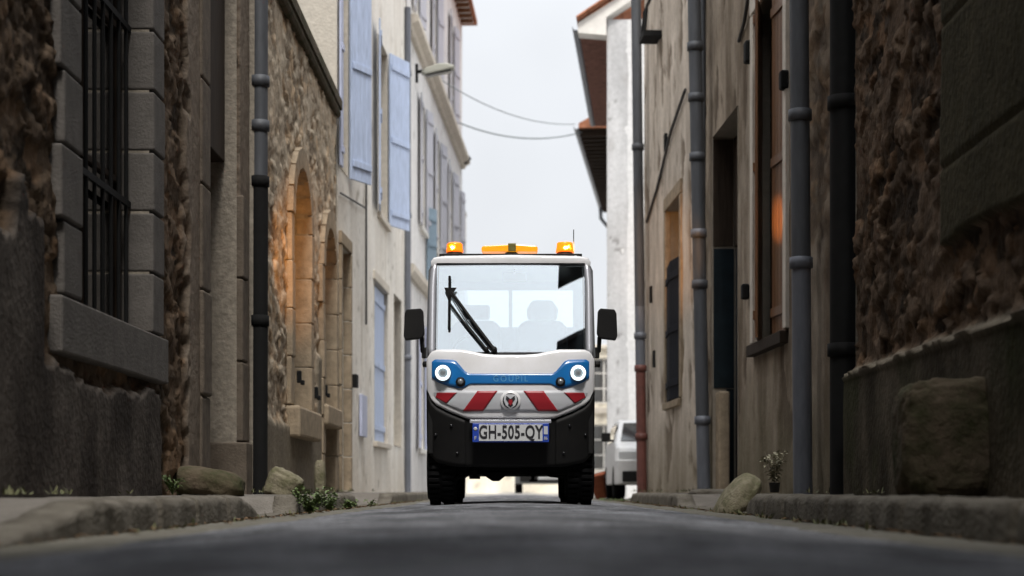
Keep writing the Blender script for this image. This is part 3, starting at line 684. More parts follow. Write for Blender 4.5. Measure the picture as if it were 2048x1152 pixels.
for k in hb: BH.window(k['u0'], k['u1'], k['z0'], k['z1'], .16, 'wood_grey')
BH.roof(.3, 1.4)

# RIGHT, house two: stained render, tall shuttered window, dark doorway
def r2x(Y): return 3.21 - .044 * Y
def rY(px): return 11235 / (px - 881)
Q2 = House('stained_render_house', 'stained grey brown rendered house with tall brown shutter and dark recessed doorway', 'house', (r2x(12.7), 12.7), (r2x(21.6), 21.6), 1, 8.4)
y2 = lambda Y: Q2.uY(Y)
def f(u, z):
    y = u + 12.7
    d = .02 + .03 * (fbm(u * 1.4, z * 1.4, 44) - .5)
    t = streaks(u, z, 45)
    c = mixc((.15, .118, .086), (.36, .3, .235), sstep(.28, .72, .6 * t + .4 * fbm(u * 5, z * 3, 46, 5)))
    c = mixc(c, (.38, .325, .26), sstep(.6, .75, fbm(u * 1.5, z * .7, 52)) * .6)
    blot = sstep(.6, .68, fbm(u * 3, z * 1.4, 48, 5)); c = mixc(c, (.1, .075, .055), blot * .8); d = d - .015 * blot
    low = 1 - sstep(.2, 1.6, z + .8 * (fbm(u * 2, z * 2, 49) - .5)); c = mixc(c, (.17, .15, .1), low * .65)
    d2, c2 = rubble(u, z, 53, .24, .15, .05, (.08, .06, .045), (.22, .175, .13))
    rb = (1 - sstep(15.45, 15.6, y)) * sstep(0, .15, z - 2.15 - .3 * (fbm(u * 3, z * 3, 3) - .5))
    return d * (1 - rb) + d2 * rb, mixc(c, c2, rb)
B0, B1 = y2(16.15), y2(17.72); D0, D1 = y2(18.75), y2(20.45)
Q2.facade(f, [dict(u0=B0, u1=B1, z0=1.65, z1=5.0, depth=.2), dict(u0=D0, u1=D1, z0=.12, z1=4.3, depth=.32)], .05, .05, m='render')
Q2.box(B0 - .1, B1 + .1, -.1, .1, 1.53, 1.645, 'window_sill', 'wood_dark')
Q2.window(B0, B1, 1.65, 5.0, .18, 'wood_dark')
Q2.shutter(B1 - .01, -.05, 1.66, 4.98, .75, 14, 'wood_brown', True); Q2.shutter(B0 + .01, -.05, 1.66, 4.98, .72, 3, 'wood_brown', False)
Q2.surround(B0, B1, 1.66, 5.0, .14, -.02, .055, 'trim', name='window_surround')
dr = Q2.box(D0 + .003, D1 - .003, -.31, -.24, .1, 3.0, 'door', 'door_navy')
Q2.box(D0 + .003, D1 - .003, -.31, -.22, 3.02, 4.29, 'door_transom', 'wood_dark')
MB().tube([Q2.T(D0 + .14, -.22, 1.1), Q2.T(D0 + .14, -.15, 1.1), Q2.T(D0 + .14, -.15, 1.3), Q2.T(D0 + .14, -.22, 1.3)], .012, 8).build('door_handle', M['steel'], dr)
Q2.box(D1 - .26, D1 - .01, -.13, .0, .12, 1.32, 'door_plinth', 'ashlar_tan', .02)
MB().box((D1 - .012, -.22, .14), (D1 - .002, -.13, 1.36), Q2.T).box((D1 - .012, -.22, 1.37), (D1 - .002, .02, 3.0), Q2.T).build('door_lining', M['door_navy'], Q2.root)
MB().box((D1 - .014, -.21, 3.03), (D1 - .002, .025, 4.27), Q2.T).build('door_lining', M['wood_dark'], Q2.root)
for uu, zz, s in ((y2(17.85), 4.55, .14), (y2(18.05), 2.15, .1), (y2(16.0), 3.85, .11)): Q2.box(uu, uu + s, .02, .1, zz, zz + s * 1.6, 'wall_box', 'iron_black', .02)
mb = MB(); mb.tube([Q2.T(y2(18.6), .04, 4.95), Q2.T(y2(18.2), .05, 5.05), Q2.T(y2(17.85), .05, 5.35)], .02, 6); mb.build('wall_cable', M['cable_dark'], Q2.root)
Q2.roof(.2, 1.6)

# RIGHT, house three: tan render, dark open shutter
Q3 = House('tan_render_house', 'tan rendered house with dark navy shutters closed over the lower half of its window', 'house', (r2x(21.62), 21.62), (r2x(27.4), 27.4), 1, 8.6)
yq = lambda Y: Q3.uY(Y)
def f(u, z):
    d = .02 + .03 * (fbm(u * 1.4, z * 1.4, 144) - .5)
    c = mixc((.42, .36, .295), (.66, .58, .49), sstep(.28, .72, .6 * streaks(u, z, 145) + .4 * fbm(u * 5, z * 3, 146, 5)))
    blot = sstep(.61, .67, fbm(u * 2.5, z * 1.3, 147, 5)); c = mixc(c, (.16, .12, .085), blot * .8); d = d - .02 * blot
    low = 1 - sstep(.1, 1.3, z + .8 * (fbm(u * 2, z * 2, 149) - .5)); c = mixc(c, (.26, .225, .16), low * .6)
    return d, c
V0, V1 = yq(23.2), yq(24.65)
Q3.facade(f, [dict(u0=V0, u1=V1, z0=1.4, z1=4.1, depth=.26)], .06, .06, m='render')
Q3.window(V0, V1, 1.4, 4.1, .24, 'wood_grey'); Q3.box(V0 - .08, V1 + .08, -.1, .08, 1.3, 1.395, 'window_sill', 'ashlar_tan')
Q3.shutter(V0 + .02, .0, 1.41, 3.3, .69, 5, 'shut_navy', False); Q3.shutter(V1 - .02, .0, 1.41, 3.3, .69, 4, 'shut_navy', True)
Q3.surround(V0, V1, 1.41, 4.1, .14, -.03, .05, 'ashlar_tan')
mb = MB(); mb.tube([Q3.T(yq(26.9), .04, 4.3), Q3.T(yq(25.6), .04, 4.6), Q3.T(yq(24.0), .05, 5.1), Q3.T(yq(22.6), .05, 5.35)], .022, 6); mb.build('wall_cable', M['cable_dark'], Q3.root)
mb = MB().box((yq(25.3), 0, 6.75), (yq(25.8), .28, 6.83), Q3.T)
for k in (yq(25.35), yq(25.72)): mb.tube([Q3.T(k, .25, 6.83), Q3.T(k, .22, 7.2), Q3.T(k, .02, 7.6)], .022, 6)
mb.build('iron_bracket', M['iron_black'], Q3.root)
for zz, yy in ((4.95, 24.6), (2.0, 25.9), (3.0, 26.3)): Q3.box(yq(yy), yq(yy) + .12, .01, .06, zz, zz + .25, 'wall_anchor', 'iron_black', .01)
Q3.roof(.05, 1.6)

# RIGHT, white house past the yard, its side wall faces the camera
Q4 = House('white_gable_house', 'white house past the parked car with deep eave and brick red soffit', 'house', (1.86, 36), (2.6, 45.3), 1, 9.85, 6)
Q4.facade(plaster((.62, .62, .62), (.7, .7, .7), 181), [], .3, .3, m='render', bodycol=(.62, .62, .62))
gw = 6.0
def gx(px): return (px - 1035) * 36 / F
# the side wall as a displaced sheet with stains, proud of the body
us = np.linspace(0, gw, 120); zs = np.linspace(-.05, 9.85, 160); Ug, Zg2 = np.meshgrid(us, zs, indexing='ij')
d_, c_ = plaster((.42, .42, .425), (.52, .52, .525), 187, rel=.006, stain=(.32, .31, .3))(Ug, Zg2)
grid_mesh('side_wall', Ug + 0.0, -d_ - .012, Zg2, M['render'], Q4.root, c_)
mb = MB().box((.5, -.034, 5.6), (.53, -.025, 8.7)).box((.62, -.034, 7.6), (.66, -.025, 8.9)); mb.build('wall_crack', M['cable_dark'], Q4.root)
pit = math.tan(R(33))
# soffit, gutter, verge, tiles
eo = .64
mb = MB().box((.3, .06, 9.600), (Q4.L, eo - .05, 9.660), lambda a, b, c: Q4.T(a, b, c + 0))
mb.build('soffit', M['soffit_red'], Q4.root)
mb = MB()
sec = [(eo + .01 + .085 * math.cos(t), 9.700 + .085 * math.sin(t)) for t in [math.pi + math.pi * i / 10 for i in range(11)]]
sec += [(eo + .01 + .07 * math.cos(t), 9.700 + .07 * math.sin(t)) for t in [2 * math.pi - math.pi * i / 10 for i in range(11)]]
mb.prism(sec, -.1, Q4.L + .1, lambda x, y, z: Q4.T(y, x, z)); mb.build('gutter', M['zinc'], Q4.root)
mb = MB().prism([(eo - .03, 9.560), (.03, 9.500), (.03, 9.870), (-gw / 2, 9.870 + pit * (gw / 2)), (-gw / 2, 10.020 + pit * (gw / 2)), (eo - .03, 9.760)], -.16, .28, lambda x, y, z: Q4.T(y, x, z))
mb.build('gable_verge', M['trim_white'], Q4.root)
mb = MB()
for i in range(26):
    a = eo - i * .22 * 1; z = 9.800 + (eo - a) * pit
    if a - .25 < -gw / 2: break
    for k in range(int(Q4.L / .25) + 2):
        u = -.2 + k * .25
        mb.prism([(u + .11 * math.cos(t), .03 + .06 * math.sin(t)) for t in [math.pi * q / 5 for q in range(6)]], 0, .26,
                 (lambda a, z: lambda x, y, h: Q4.T(x, a - y, z + y * pit + h))(a, z))
mb.build('roof', M['tile'], Q4.root)
# RIGHT, last house
Q5 = House('dark_eave_house', 'far house with dark open rafter eave and curved gutter outlet below the cables', 'house', (2.42, 46.2), (3.7, 59.5), 1, 9.75, 6)
Q5.facade(plaster((.6, .59, .57), (.68, .67, .65), 191), [], .3, .3, m='render', bodycol=(.6, .58, .55))
for i in range(24): MB().box((.1 + i * .55, .06, 9.55), (.2 + i * .55, .78, 9.7), Q5.T).build('rafter', M['wood_dark'], Q5.root)
Q5.box(0, Q5.L, .06, .8, 9.705, 9.76, 'soffit', 'wood_dark')
mb = MB(); sec = [(.86 + .085 * math.cos(t), 9.78 + .085 * math.sin(t)) for t in [math.pi + math.pi * i / 10 for i in range(11)]] + [(.86 + .07 * math.cos(t), 9.78 + .07 * math.sin(t)) for t in [2 * math.pi - math.pi * i / 10 for i in range(11)]]
mb.prism(sec, -.1, Q5.L, lambda x, y, z: Q5.T(y, x, z)); mb.build('gutter', M['zinc'], Q5.root)
MB().tube([Q5.T(12.9, .86, 9.7), Q5.T(12.9, .84, 9.35), Q5.T(12.9, .6, 9.05), Q5.T(12.9, .15, 8.95), Q5.T(12.9, .1, 8.5)], .06, 8).build('gutter_outlet', M['zinc_dark'], Q5.root)
Q5.roof(.8, 2.0)

# ------------------------------------------------------------------ drainpipes
def drainpipe(px_top, px_bot, Yp, r, ztop, segs, label, collars, stand=None, group='drainpipes on the house fronts'):
    """segs: list of (z0, z1, material)"""
    Xb = (px_bot - 1035) * Yp / F; zt_img = CAM_H + 980 * Yp / F; Xt = (px_top - 1035) * Yp / F
    sl = (Xt - Xb) / zt_img
    o = empty('drainpipe', (Xb, Yp, .1), label, 'drainpipe', group)
    for z0, z1, m in segs:
        a, b = z0 - .1, z1 - .1
        MB().tube([(sl * a, 0, a), (sl * b, 0, b)], r if m != 'iron_black' else r * 1.06, 16).build('pipe', M[m], o)
    for z, m in collars:
        MB().lathe([(r * 1.0, -.05), (r * 1.22, -.045), (r * 1.22, .045), (r * 1.0, .05)], 'z', (sl * (z - .1), 0, z - .1), 16).build('collar', M[m], o)
        MB().box((sl * (z - .1) - .012, r * .5, z - .13), (sl * (z - .1) + .012, r + .1, z - .07)).build('wall_bracket', M['iron_black'], o)
    return o
drainpipe(520, 518, 15.72, .073, 8, [(.14, 2.95, 'iron_black'), (2.95, 7.5, 'zinc_dark')], 'thick drainpipe, black below and grey above, between dark and tan rubble houses', [(2.95, 'iron_black'), (3.85, 'zinc_dark'), (3.45, 'zinc_dark'), (1.7, 'iron_black')])
drainpipe(815, 815, 32.0, .062, 9, [(.14, 9, 'zinc')], 'slim grey drainpipe between the cream and tall white houses', [(2.6, 'zinc'), (5.2, 'zinc'), (7.8, 'zinc')])
drainpipe(1598, 1606, 14.8, .082, 8, [(.14, 2.1, 'zinc'), (2.1, 8.2, 'zinc_dark')], 'wide grey drainpipe standing beside the brown shuttered window', [(2.1, 'zinc'), (3.35, 'zinc_dark'), (5.2, 'zinc_dark')])
drainpipe(1692, 1692, 12.75, .112, 12, [(.14, 12, 'iron_black')], 'thick black drainpipe at the end of the mossy rubble house', [(1.2, 'iron_black'), (3.0, 'iron_black')])
drainpipe(1388, 1408, 20.6, .078, 8, [(.14, 1.0, 'zinc'), (1.0, 8.2, 'zinc_dark')], 'leaning grey drainpipe with many collars between doorway and navy shutter', [(1.0, 'zinc'), (2.6, 'zinc_dark'), (3.2, 'zinc'), (4.1, 'zinc_dark'), (4.8, 'zinc_dark'), (5.4, 'zinc_dark')])
drainpipe(1272, 1284, 26.9, .078, 8.5, [(.14, 2.05, 'iron_red'), (2.05, 3.0, 'zinc'), (3.0, 8.5, 'zinc_dark')], 'drainpipe with oxide red lower half at the corner by the parked van', [(1.0, 'iron_red'), (2.05, 'iron_red'), (2.55, 'zinc'), (5.45, 'zinc_dark')])
MB().tube([Q2.T(y2(21.05), .05, .2), Q2.T(y2(21.05), .05, 7.5)], .03, 8).build('thin_pipe', M['zinc_dark'], Q2.root)

# ------------------------------------------------------------------ street lamp, cables
sl = empty('street_lamp', (l4x(34.0) + .02, 34.0, 8.3), 'pale flat street lamp on a short arm fixed to the tall white house', 'street lamp')
MB().box((0, -.05, -.2), (.05, .05, .15)).tube([(0, 0, 0), (.25, 0, .03)], .035, 10).build('bracket_arm', M['iron_black'], sl)
mb = MB().prism([(.1, -.02), (.2, -.07), (.74, .05), (.77, .1), (.62, .15), (.45, .15), (.2, .06)], -.13, .13); mb.build('lamp_housing', M['lamp_metal'], sl, .03, 3)
MB().prism([(.2, -.1), (.7, .0), (.7, .026), (.2, -.074)], -.1, .1).build('lamp_lens', M['black_gloss'], sl, .005)
def cable(p, q, sag, r, label, m='cable'):
    p, q = Vector(p), Vector(q); mid = (p + q) / 2
    pts = [p.lerp(q, i / 24) + Vector((0, 0, -sag * 4 * (i / 24) * (1 - i / 24))) - p for i in range(25)]
    o = MB().tube(pts, r, 6).build('overhead_cable', M[m]); o.location = p
    return tag(o, label, 'cable', 'cables across the street')
def at(px, py, Y): return ((px - 1035) * Y / F, Y, CAM_H + (980 - py) * Y / F)
cable(at(862, 146, 38), at(1150, 248, 46.3), .32, .012, 'upper overhead cable, thinner, from the lamp side to the far eave')
cable(at(905, 240, 44), at(1165, 264, 46.4), .3, .02, 'lower overhead cable, thicker and sagging, across to the far eave')
mb = MB(); pts = [at(917, 300, 46.0), at(932, 306, 46), at(941, 318, 46), at(934, 326, 46), at(922, 327, 46)]
mb.tube([Vector(p) - Vector(pts[0]) for p in pts], .03, 6); o = mb.build('cable_loop', M['cable_dark']); o.location = pts[0]
tag(o, 'dark loop of slack cable at the far end of the stone string course', 'cable')

# ------------------------------------------------------------------ stones and plants
def stone(name, loc, size, label, cat, m, s=0, sub=4, rough=.16, box=0., rot=0., group=None):
    bm = bmesh.new(); bmesh.ops.create_icosphere(bm, subdivisions=sub, radius=1)
    co = np.array([v.co[:] for v in bm.verts])
    if box: co = np.sign(co) * np.abs(co) ** (1 - box); co /= np.max(np.abs(co))
    n = fbm(co[:, 0] * 1.6 + 9 + s, co[:, 1] * 1.6 + co[:, 2] * 2.1 + 5, s) - .5; n2 = fbm(co[:, 0] * 6 + 9, co[:, 1] * 5 + co[:, 2] * 6.1 + 5, s + 3) - .5
    co = co * (1 + rough * 2 * n + rough * .9 * n2)[:, None] * np.array(size)
    for v, c in zip(bm.verts, co): v.co = c
    me = bpy.data.meshes.new(name); bm.to_mesh(me); bm.free(); me.materials.append(M[m])
    for p in me.polygons: p.use_smooth = True
    o = bpy.data.objects.new(name, me); col.objects.link(o); o.location = loc; o.rotation_euler = (0, rot, 0)
    return tag(o, label, cat, group)
stone('mossy_block', at(1888, 875, 8.7)[:2] + (.42,), (.235, .2, .3), 'squat mossy square stone block against the rendered plinth', 'stone block', 'mossy', 3, 5, .1, .62)
stone('guard_stone', at(1474, 990, 12.5)[:2] + (.09,), (.12, .3, .24), 'rounded lichen covered guard stone at the end of the raised kerb', 'guard stone', 'mossy_pale', 5, 4, .1, .1, R(35))
stone('guard_stone', at(415, 955, 12.6)[:2] + (.22,), (.27, .25, .12), 'low mossy guard stone before the recessed doorway', 'guard stone', 'mossy', 8, 4, .12, .3, R(8))
stone('guard_stone', at(568, 968, 15.2)[:2] + (.22,), (.15, .2, .13), 'pale angular guard stone beside the black drainpipe', 'guard stone', 'mossy_pale', 11, 4, .16, .55, R(25))
stone('stone_post', at(640, 950, 18.6)[:2] + (.3,), (.06, .07, .2), 'small upright pale stone post near the wooden arched niche', 'stone post', 'mossy_pale', 14, 4, .06, .4)
stone('stone_step', at(1425, 1000, 18.4)[:2] + (.1,), (.24, .3, .09), 'flat stone step below the dark doorway', 'step', 'kerb', 16, 4, .04, .6)

def plant(name, loc, label, n, h, rad, m, ll=.07, stems=9, droop=.5, seed=1, cat='plant', group=None):
    rnd = random.Random(seed); o = empty(name, loc, label, cat, group)
    st = MB(); lf = MB()
    for k in range(stems):
        a = rnd.uniform(0, 6.28); rr = rad * rnd.uniform(.3, 1); hh = h * rnd.uniform(.5, 1)
        pts = [Vector((math.cos(a) * rr * t ** 1.3 , math.sin(a) * rr * t ** 1.3, hh * (t - droop * .35 * t * t))) for t in (0, .25, .5, .75, 1)]
        st.tube(pts, [.004, .0035, .003, .002, .001], 5)
        for q in range(n // stems):
            t = rnd.uniform(.15, 1); i = min(3, int(t * 4)); p = pts[i].lerp(pts[i + 1], t * 4 - i)
            b = rnd.uniform(0, 6.28); e = rnd.uniform(-.4, .9); L = ll * rnd.uniform(.5, 1.1)
            d = Vector((math.cos(b) * math.cos(e), math.sin(b) * math.cos(e), math.sin(e))); sd_ = d.cross(Vector((0, 0, 1))).normalized() * L * .28; up = Vector((0, 0, L * .08))
            lf.add([p, p + d * L * .45 + sd_ + up, p + d * L - up * 2, p + d * L * .45 - sd_ + up], [(0, 1, 2), (0, 2, 3)])
    st.build('stem', M[m], o); lf.build('foliage', M[m], o)
    return o
for i, (px, Y, h, rad, lb) in enumerate(((618, 12.4, .27, .19, 'largest leafy green weed clump at the corner of the second kerb'), (660, 13.6, .2, .13, 'medium green weed growing along the second kerb face'),
                       (698, 14.8, .14, .11, 'low flat weed tuft near the far end of the second kerb'), (741, 17.2, .13, .06, 'single thin upright weed in the gutter past the kerb'))):
    plant('weed', ((px - 1035) * Y / F, Y, .0), lb, [520, 260, 180, 46][i], h, rad, 'leaf', .045, [16, 10, 8, 4][i], .5, 20 + i, 'weed', 'weeds along the left gutter')
pp = empty('potted_plant', at(1549, 975, 13.9)[:2] + (.16,), 'small dark pot with dry grey plant on the raised kerb', 'potted plant')
MB().lathe([(.035, 0), (.045, .075), (.05, .08), (.04, .08)], 'z', (0, 0, 0), 16).build('pot', M['pot_dark'], pp)
q = plant('dry_plant', (0, 0, .06), 'x', 220, .32, .13, 'leaf_dry', .06, 12, .3, 44)
for c in list(q.children): c.parent = pp; c.location = (0, 0, .06)
bpy.data.objects.remove(q)
for i, (px, Y, sd) in enumerate(((345, 11.9, 3), (1215, 24.5, 5), (1240, 25.5, 6), (1470, 13.2, 9))):
    plant('grass_tuft', ((px - 1035) * Y / F, Y, [.15, .0, .0, .02][i]), ['green grass tuft sprouting at the foot of the dark rubble wall', 'sparse grass tuft in the gutter nearest the truck on the right', 'grass tuft in the gutter in front of the van tyre', 'small grass tuft beside the rounded lichen stone'][i], [110, 90, 90, 60][i], [.16, .07, .07, .1][i], [.1, .2, .2, .08][i], 'leaf', .045, 10, .4, sd, 'grass tuft', 'grass tufts in the street')
tp = empty('terracotta_planter', at(1203, 975, 30)[:2] + (.03,), 'tilted terracotta planter in the street behind the truck', 'planter')
tp.rotation_euler = (0, R(-14), 0)
MB().lathe([(.09, 0), (.15, .38), (.17, .38), (.17, .44), (.14, .44), (.13, .38)], 'z', (0, 0, 0), 20).build('pot', M['terracotta'], tp)
MB().lathe([(.165, .441), (.172, .445), (.172, .47), (.14, .47)], 'z', (0, 0, 0), 20).build('rim', M['trim_white'], tp)

rnd = random.Random(99); wd_ = MB()
for side in (-1, 1):
    for k in range(80):
        Y = rnd.uniform(7, 27); base = rnd.random() < .55
        X = side * (rnd.uniform(1.46, 1.56) if base else rnd.uniform(2.2, 2.36)); z = .005 if base else .16
        if side > 0 and not base and Y > 13: X -= .045 * (Y - 13) - .12
        for q in range(rnd.randint(4, 12)):
            b = rnd.uniform(0, 6.28); e = rnd.uniform(.2, 1.4); L = rnd.uniform(.015, .055)
            p = Vector((X + rnd.uniform(-.04, .04), Y + rnd.uniform(-.06, .06), z)); d = Vector((math.cos(b) * math.cos(e), math.sin(b) * math.cos(e), math.sin(e)))
            w_ = d.cross(Vector((0, 0, 1))).normalized() * L * .14
            wd_.add([p - w_, p + w_, p + d * L * .6 + w_ * .9, p + d * L, p + d * L * .6 - w_ * .9], [(0, 1, 2, 3, 4)])
tag(wd_.build('ground_weeds', M['weed']), kind='stuff')
lt = MB()
for k in range(700):
    side = rnd.choice((-1, 1)); Y = rnd.uniform(3.5, 26); X = side * (1.56 - abs(rnd.gauss(0, .16))); L = rnd.uniform(.008, .03); b = rnd.uniform(0, 6.28)
    z = float(road_z(np.array([X]))[0]) + .016; c_, s_ = math.cos(b) * L, math.sin(b) * L
    lt.add([(X - c_, Y - s_, z), (X + s_ * .5, Y - c_ * .5, z + L * .3), (X + c_, Y + s_, z + L * .1), (X - s_ * .5, Y + c_ * .5, z + L * .35)], [(0, 1, 2, 3)])
tag(lt.build('leaf_litter', M['litter']), kind='stuff')
# ------------------------------------------------------------------ parked vehicles behind
def wheel(parent, c, r, wd, rimm='steel', name='wheel'):
    o = MB().lathe([(r * .62, -wd / 2), (r * .9, -wd / 2), (r * .985, -wd * .38), (r, -wd * .2), (r, wd * .2), (r * .985, wd * .38), (r * .9, wd / 2), (r * .62, wd / 2)], 'x', (0, 0, 0), 32).build(name, M['rubber'], parent)
    o.location = c
    mb = MB()
    for k in range(36):
        t = 2 * math.pi * k / 36; ct, st_ = math.cos(t), math.sin(t)
        for s0, s1, ph in ((-.42, -.06, 0), (.06, .42, .5)):
            t = 2 * math.pi * (k + ph) / 36; ct, st_ = math.cos(t), math.sin(t); q = r * .985; w2_ = r * .055
            f_ = lambda a, b, h: (a * wd, b * -st_ + (q + h) * ct, b * ct + (q + h) * st_)
            mb.add([f_(s0, -w2_, 0), f_(s1, -w2_, .0), f_(s1, w2_, 0), f_(s0, w2_, 0), f_(s0, -w2_ * .8, .024), f_(s1, -w2_ * .8, .024), f_(s1, w2_ * .8, .024), f_(s0, w2_ * .8, .024)], [(0, 3, 2, 1), (4, 5, 6, 7), (0, 1, 5, 4), (1, 2, 6, 5), (2, 3, 7, 6), (3, 0, 4, 7)])
    mb.build('tread', M['rubber'], o)
    MB().lathe([(r * .6, -wd * .45), (r * .55, -wd * .4), (r * .2, -wd * .46), (r * .15, -wd * .5), (r * .15, wd * .5), (r * .2, wd * .46), (r * .55, wd * .4), (r * .6, wd * .45)], 'x', (0, 0, 0), 24).build('rim', M[rimm], o)
    return o
def car(name, loc, rz, label, cat, paint, prof_, wd, wheels, wr, glass_polys, lampm, light_z, front_y, mirror=None):
    """prof_: side profile (y,z)"""
    o = empty(name, loc, label, cat, rz=rz)
    mb = MB(); n = len(prof_); hw = wd / 2
    zmax = max(z for _, z in prof_)
    def xx(z): return hw * (1 - .16 * max(0, (z - .55 * zmax) / (.45 * zmax)) ** 1.2)
    ts = (-1, -.94, .94, 1)
    vs = []
    for t in ts:
        k = .97 if abs(t) == 1 else 1.0
        for y, z in prof_: vs.append((t * xx(z), y * k, .25 + (z - .25) * (k if z > .5 else 1)))
    fs = [tuple(range(n)), tuple(range(3 * n, 4 * n))] + [(j * n + i, j * n + (i + 1) % n, (j + 1) * n + (i + 1) % n, (j + 1) * n + i) for j in range(3) for i in range(n)]
    mb.add(vs, fs); mb.build('body', M[paint], o, .03, 3)
    for (y0, z0), (y1, z1), kind in glass_polys:
        m = MB()
        if kind == 'end':
            a, b = xx(z0) * .86, xx(z1) * .84; dy = .012 if y0 > 0 else -.012
            m.add([(-a, y0 + dy, z0), (a, y0 + dy, z0), (b, y1 + dy, z1), (-b, y1 + dy, z1)] + [(-a, y0 - dy, z0), (a, y0 - dy, z0), (b, y1 - dy, z1), (-b, y1 - dy, z1)], [(0, 1, 2, 3), (7, 6, 5, 4), (0, 4, 5, 1), (1, 5, 6, 2), (2, 6, 7, 3), (3, 7, 4, 0)])
            m.build('windscreen' if y0 < 0 else 'rear_window', M['car_glass'], o)
        else:
            for sg in (-1, 1):
                m = MB(); a, b = sg * (xx(z0) + .004), sg * (xx(z1) + .004)
                m.add([(a, y0, z0), (a, y1, z0), (b, y1 - .06, z1), (b, y0 + .06, z1), (a * .97, y0, z0), (a * .97, y1, z0), (b * .97, y1 - .06, z1), (b * .97, y0 + .06, z1)], [(0, 1, 2, 3), (7, 6, 5, 4), (0, 4, 5, 1), (1, 5, 6, 2), (2, 6, 7, 3), (3, 7, 4, 0)])
                m.build('side_window', M['car_glass'], o)
    for y in wheels:
        for sg in (-1, 1): wheel(o, (sg * (hw - .1), y, wr), wr, .2)
    for sg in (-1, 1):
        MB().box((sg * hw * .92, front_y - .02, light_z), (sg * hw * .55, front_y + .05, light_z + .16)).build('headlight', M[lampm], o, .02)
        if mirror: 
            y, z = mirror; s_ = sg * (xx(z) - .01)
            MB().box((s_, y, z), (s_ + sg * .07, y + .05, z + .04)).box((s_ + sg * .06, y - .02, z), (s_ + sg * .22, y + .08, z + .16)).build('wing_mirror', M['black_plastic'], o, .015)
    MB().box((-hw * .85, front_y - .03, .3), (hw * .85, front_y + .06, .48)).build('bumper', M['black_plastic'], o, .02)
    MB().box((-.26, front_y - .045, .36), (.26, front_y - .032, .46)).build('number_plate', M['plate'], o)
    return o
car('parked_car', at(1094, 990, 47)[:2] + (.09,), 0, 'dark grey parked car seen beneath the truck at the far end', 'car', 'car_grey',
    [(-1.9, .25), (-1.95, .6), (-1.85, .85), (-1.0, .98), (-.35, 1.42), (.9, 1.45), (1.6, 1.0), (1.9, .9), (1.95, .5), (1.9, .25)], 1.72, (-1.25, 1.3), .3,
    [((-1.0, 1.0), (-.38, 1.4), 'end'), ((1.58, 1.02), (.93, 1.42), 'end'), ((-.8, .98), (1.2, 1.36), 'side')], 'plate', .66, -1.93, (-.75, .98))
vx = at(1227, 990, 29.5)[0]
car('parked_car', (vx + .85, 31.3, .02), 0, 'small white car parked in the yard behind the red drainpipe', 'car', 'van_white',
    [(-1.85, .25), (-1.9, .65), (-1.8, .88), (-1.0, 1.0), (-.45, 1.36), (.2, 1.42), (1.5, 1.36), (1.85, .95), (1.9, .25)], 1.66, (-1.28, 1.25), .3,
    [((-1.0, 1.02), (-.48, 1.34), 'end'), ((-.7, 1.0), (1.2, 1.3), 'side')], 'plate', .66, -1.87, (-.75, 1.0))

# ------------------------------------------------------------------ the utility truck
TX, TY, TZ = (1021 - 1035) * 12.9 / F, 12.9, .078
tr = empty('utility_truck', (TX, TY, TZ), 'small white electric utility truck with blue band, hazard stripes and amber beacons', 'truck')
S = F / 12.9
def lx(px): return (px - 1021) / S
def lz(py): return (1007 - py) / S
def fy(x, z):
    """front skin: bows back to the sides, leans back above the lamps"""
    return .11 * (abs(x) / .62) ** 3.2 * (1 - .78 * min(1, max(0, (z - .8) / .3))) + .1 * max(0, (z - .8) / .35) ** 1.6 * .6 + .03 * max(0, (.75 - z) / .15)
def skin_patch(name, m, xs_, zl, zu, off, th=.01, nz=10, parent=None, rnd=False, bev=0):
    """sheet following the front skin between zl(x) and zu(x), with thickness"""
    n = len(xs_); fr, bk = [], []
    for x in xs_:
        a, b = zl(x), zu(x)
        for j in range(nz + 1):
            z = a + (b - a) * j / nz; fr.append((x, fy(x, z) - off, z)); bk.append((x, fy(x, z) - off + th, z))
    k = nz + 1; N_ = n * k; fs = []
    for i in range(n - 1):
        for j in range(nz):
            a = i * k + j; fs.append((a, a + k, a + k + 1, a + 1)); fs.append((N_ + a, N_ + a + 1, N_ + a + k + 1, N_ + a + k))
    for i in range(n - 1):
        for j in (0, nz): a = i * k + j; fs.append((a, a + k, N_ + a + k, N_ + a))
    for i in (0, n - 1):
        for j in range(nz): a = i * k + j; fs.append((a, a + 1, N_ + a + 1, N_ + a))
    return MB().add(fr + bk, fs, True).build(name, M[m], parent or tr, bev, 3)
def quad_patch(name, m, c4, off, th=.004, parent=None, n=8):
    (ax, az), (bx, bz), (cx, cz), (dx, dz) = c4
    fr, bk, fs = [], [], []
    for i in range(n + 1):
        for j in range(n + 1):
            s_, t = i / n, j / n
            x = (ax * (1 - s_) + bx * s_) * (1 - t) + (dx * (1 - s_) + cx * s_) * t; z = (az * (1 - s_) + bz * s_) * (1 - t) + (dz * (1 - s_) + cz * s_) * t
            fr.append((x, fy(x, z) - off, z)); bk.append((x, fy(x, z) - off + th, z))
    k = n + 1; N_ = k * k
    for i in range(n):
        for j in range(n): a = i * k + j; fs += [(a, a + k, a + k + 1, a + 1), (N_ + a, N_ + a + 1, N_ + a + k + 1, N_ + a + k)]
        for a, b in ((i, i + 1), (n * k + i, n * k + i + 1), (i * k, (i + 1) * k), (i * k + n, (i + 1) * k + n)): fs.append((a, b, N_ + b, N_ + a))
    return MB().add(fr + bk, fs, True).build(name, M[m], parent or tr)
def poly_fn(pts):
    a = np.array(sorted(pts)); return lambda x: float(np.interp(x, a[:, 0], a[:, 1]))
def sym(pts): return pts + [(-x, z) for x, z in pts]
def rng(a, b, n): return [a + (b - a) * i / n for i in range(n + 1)]
HW = .622
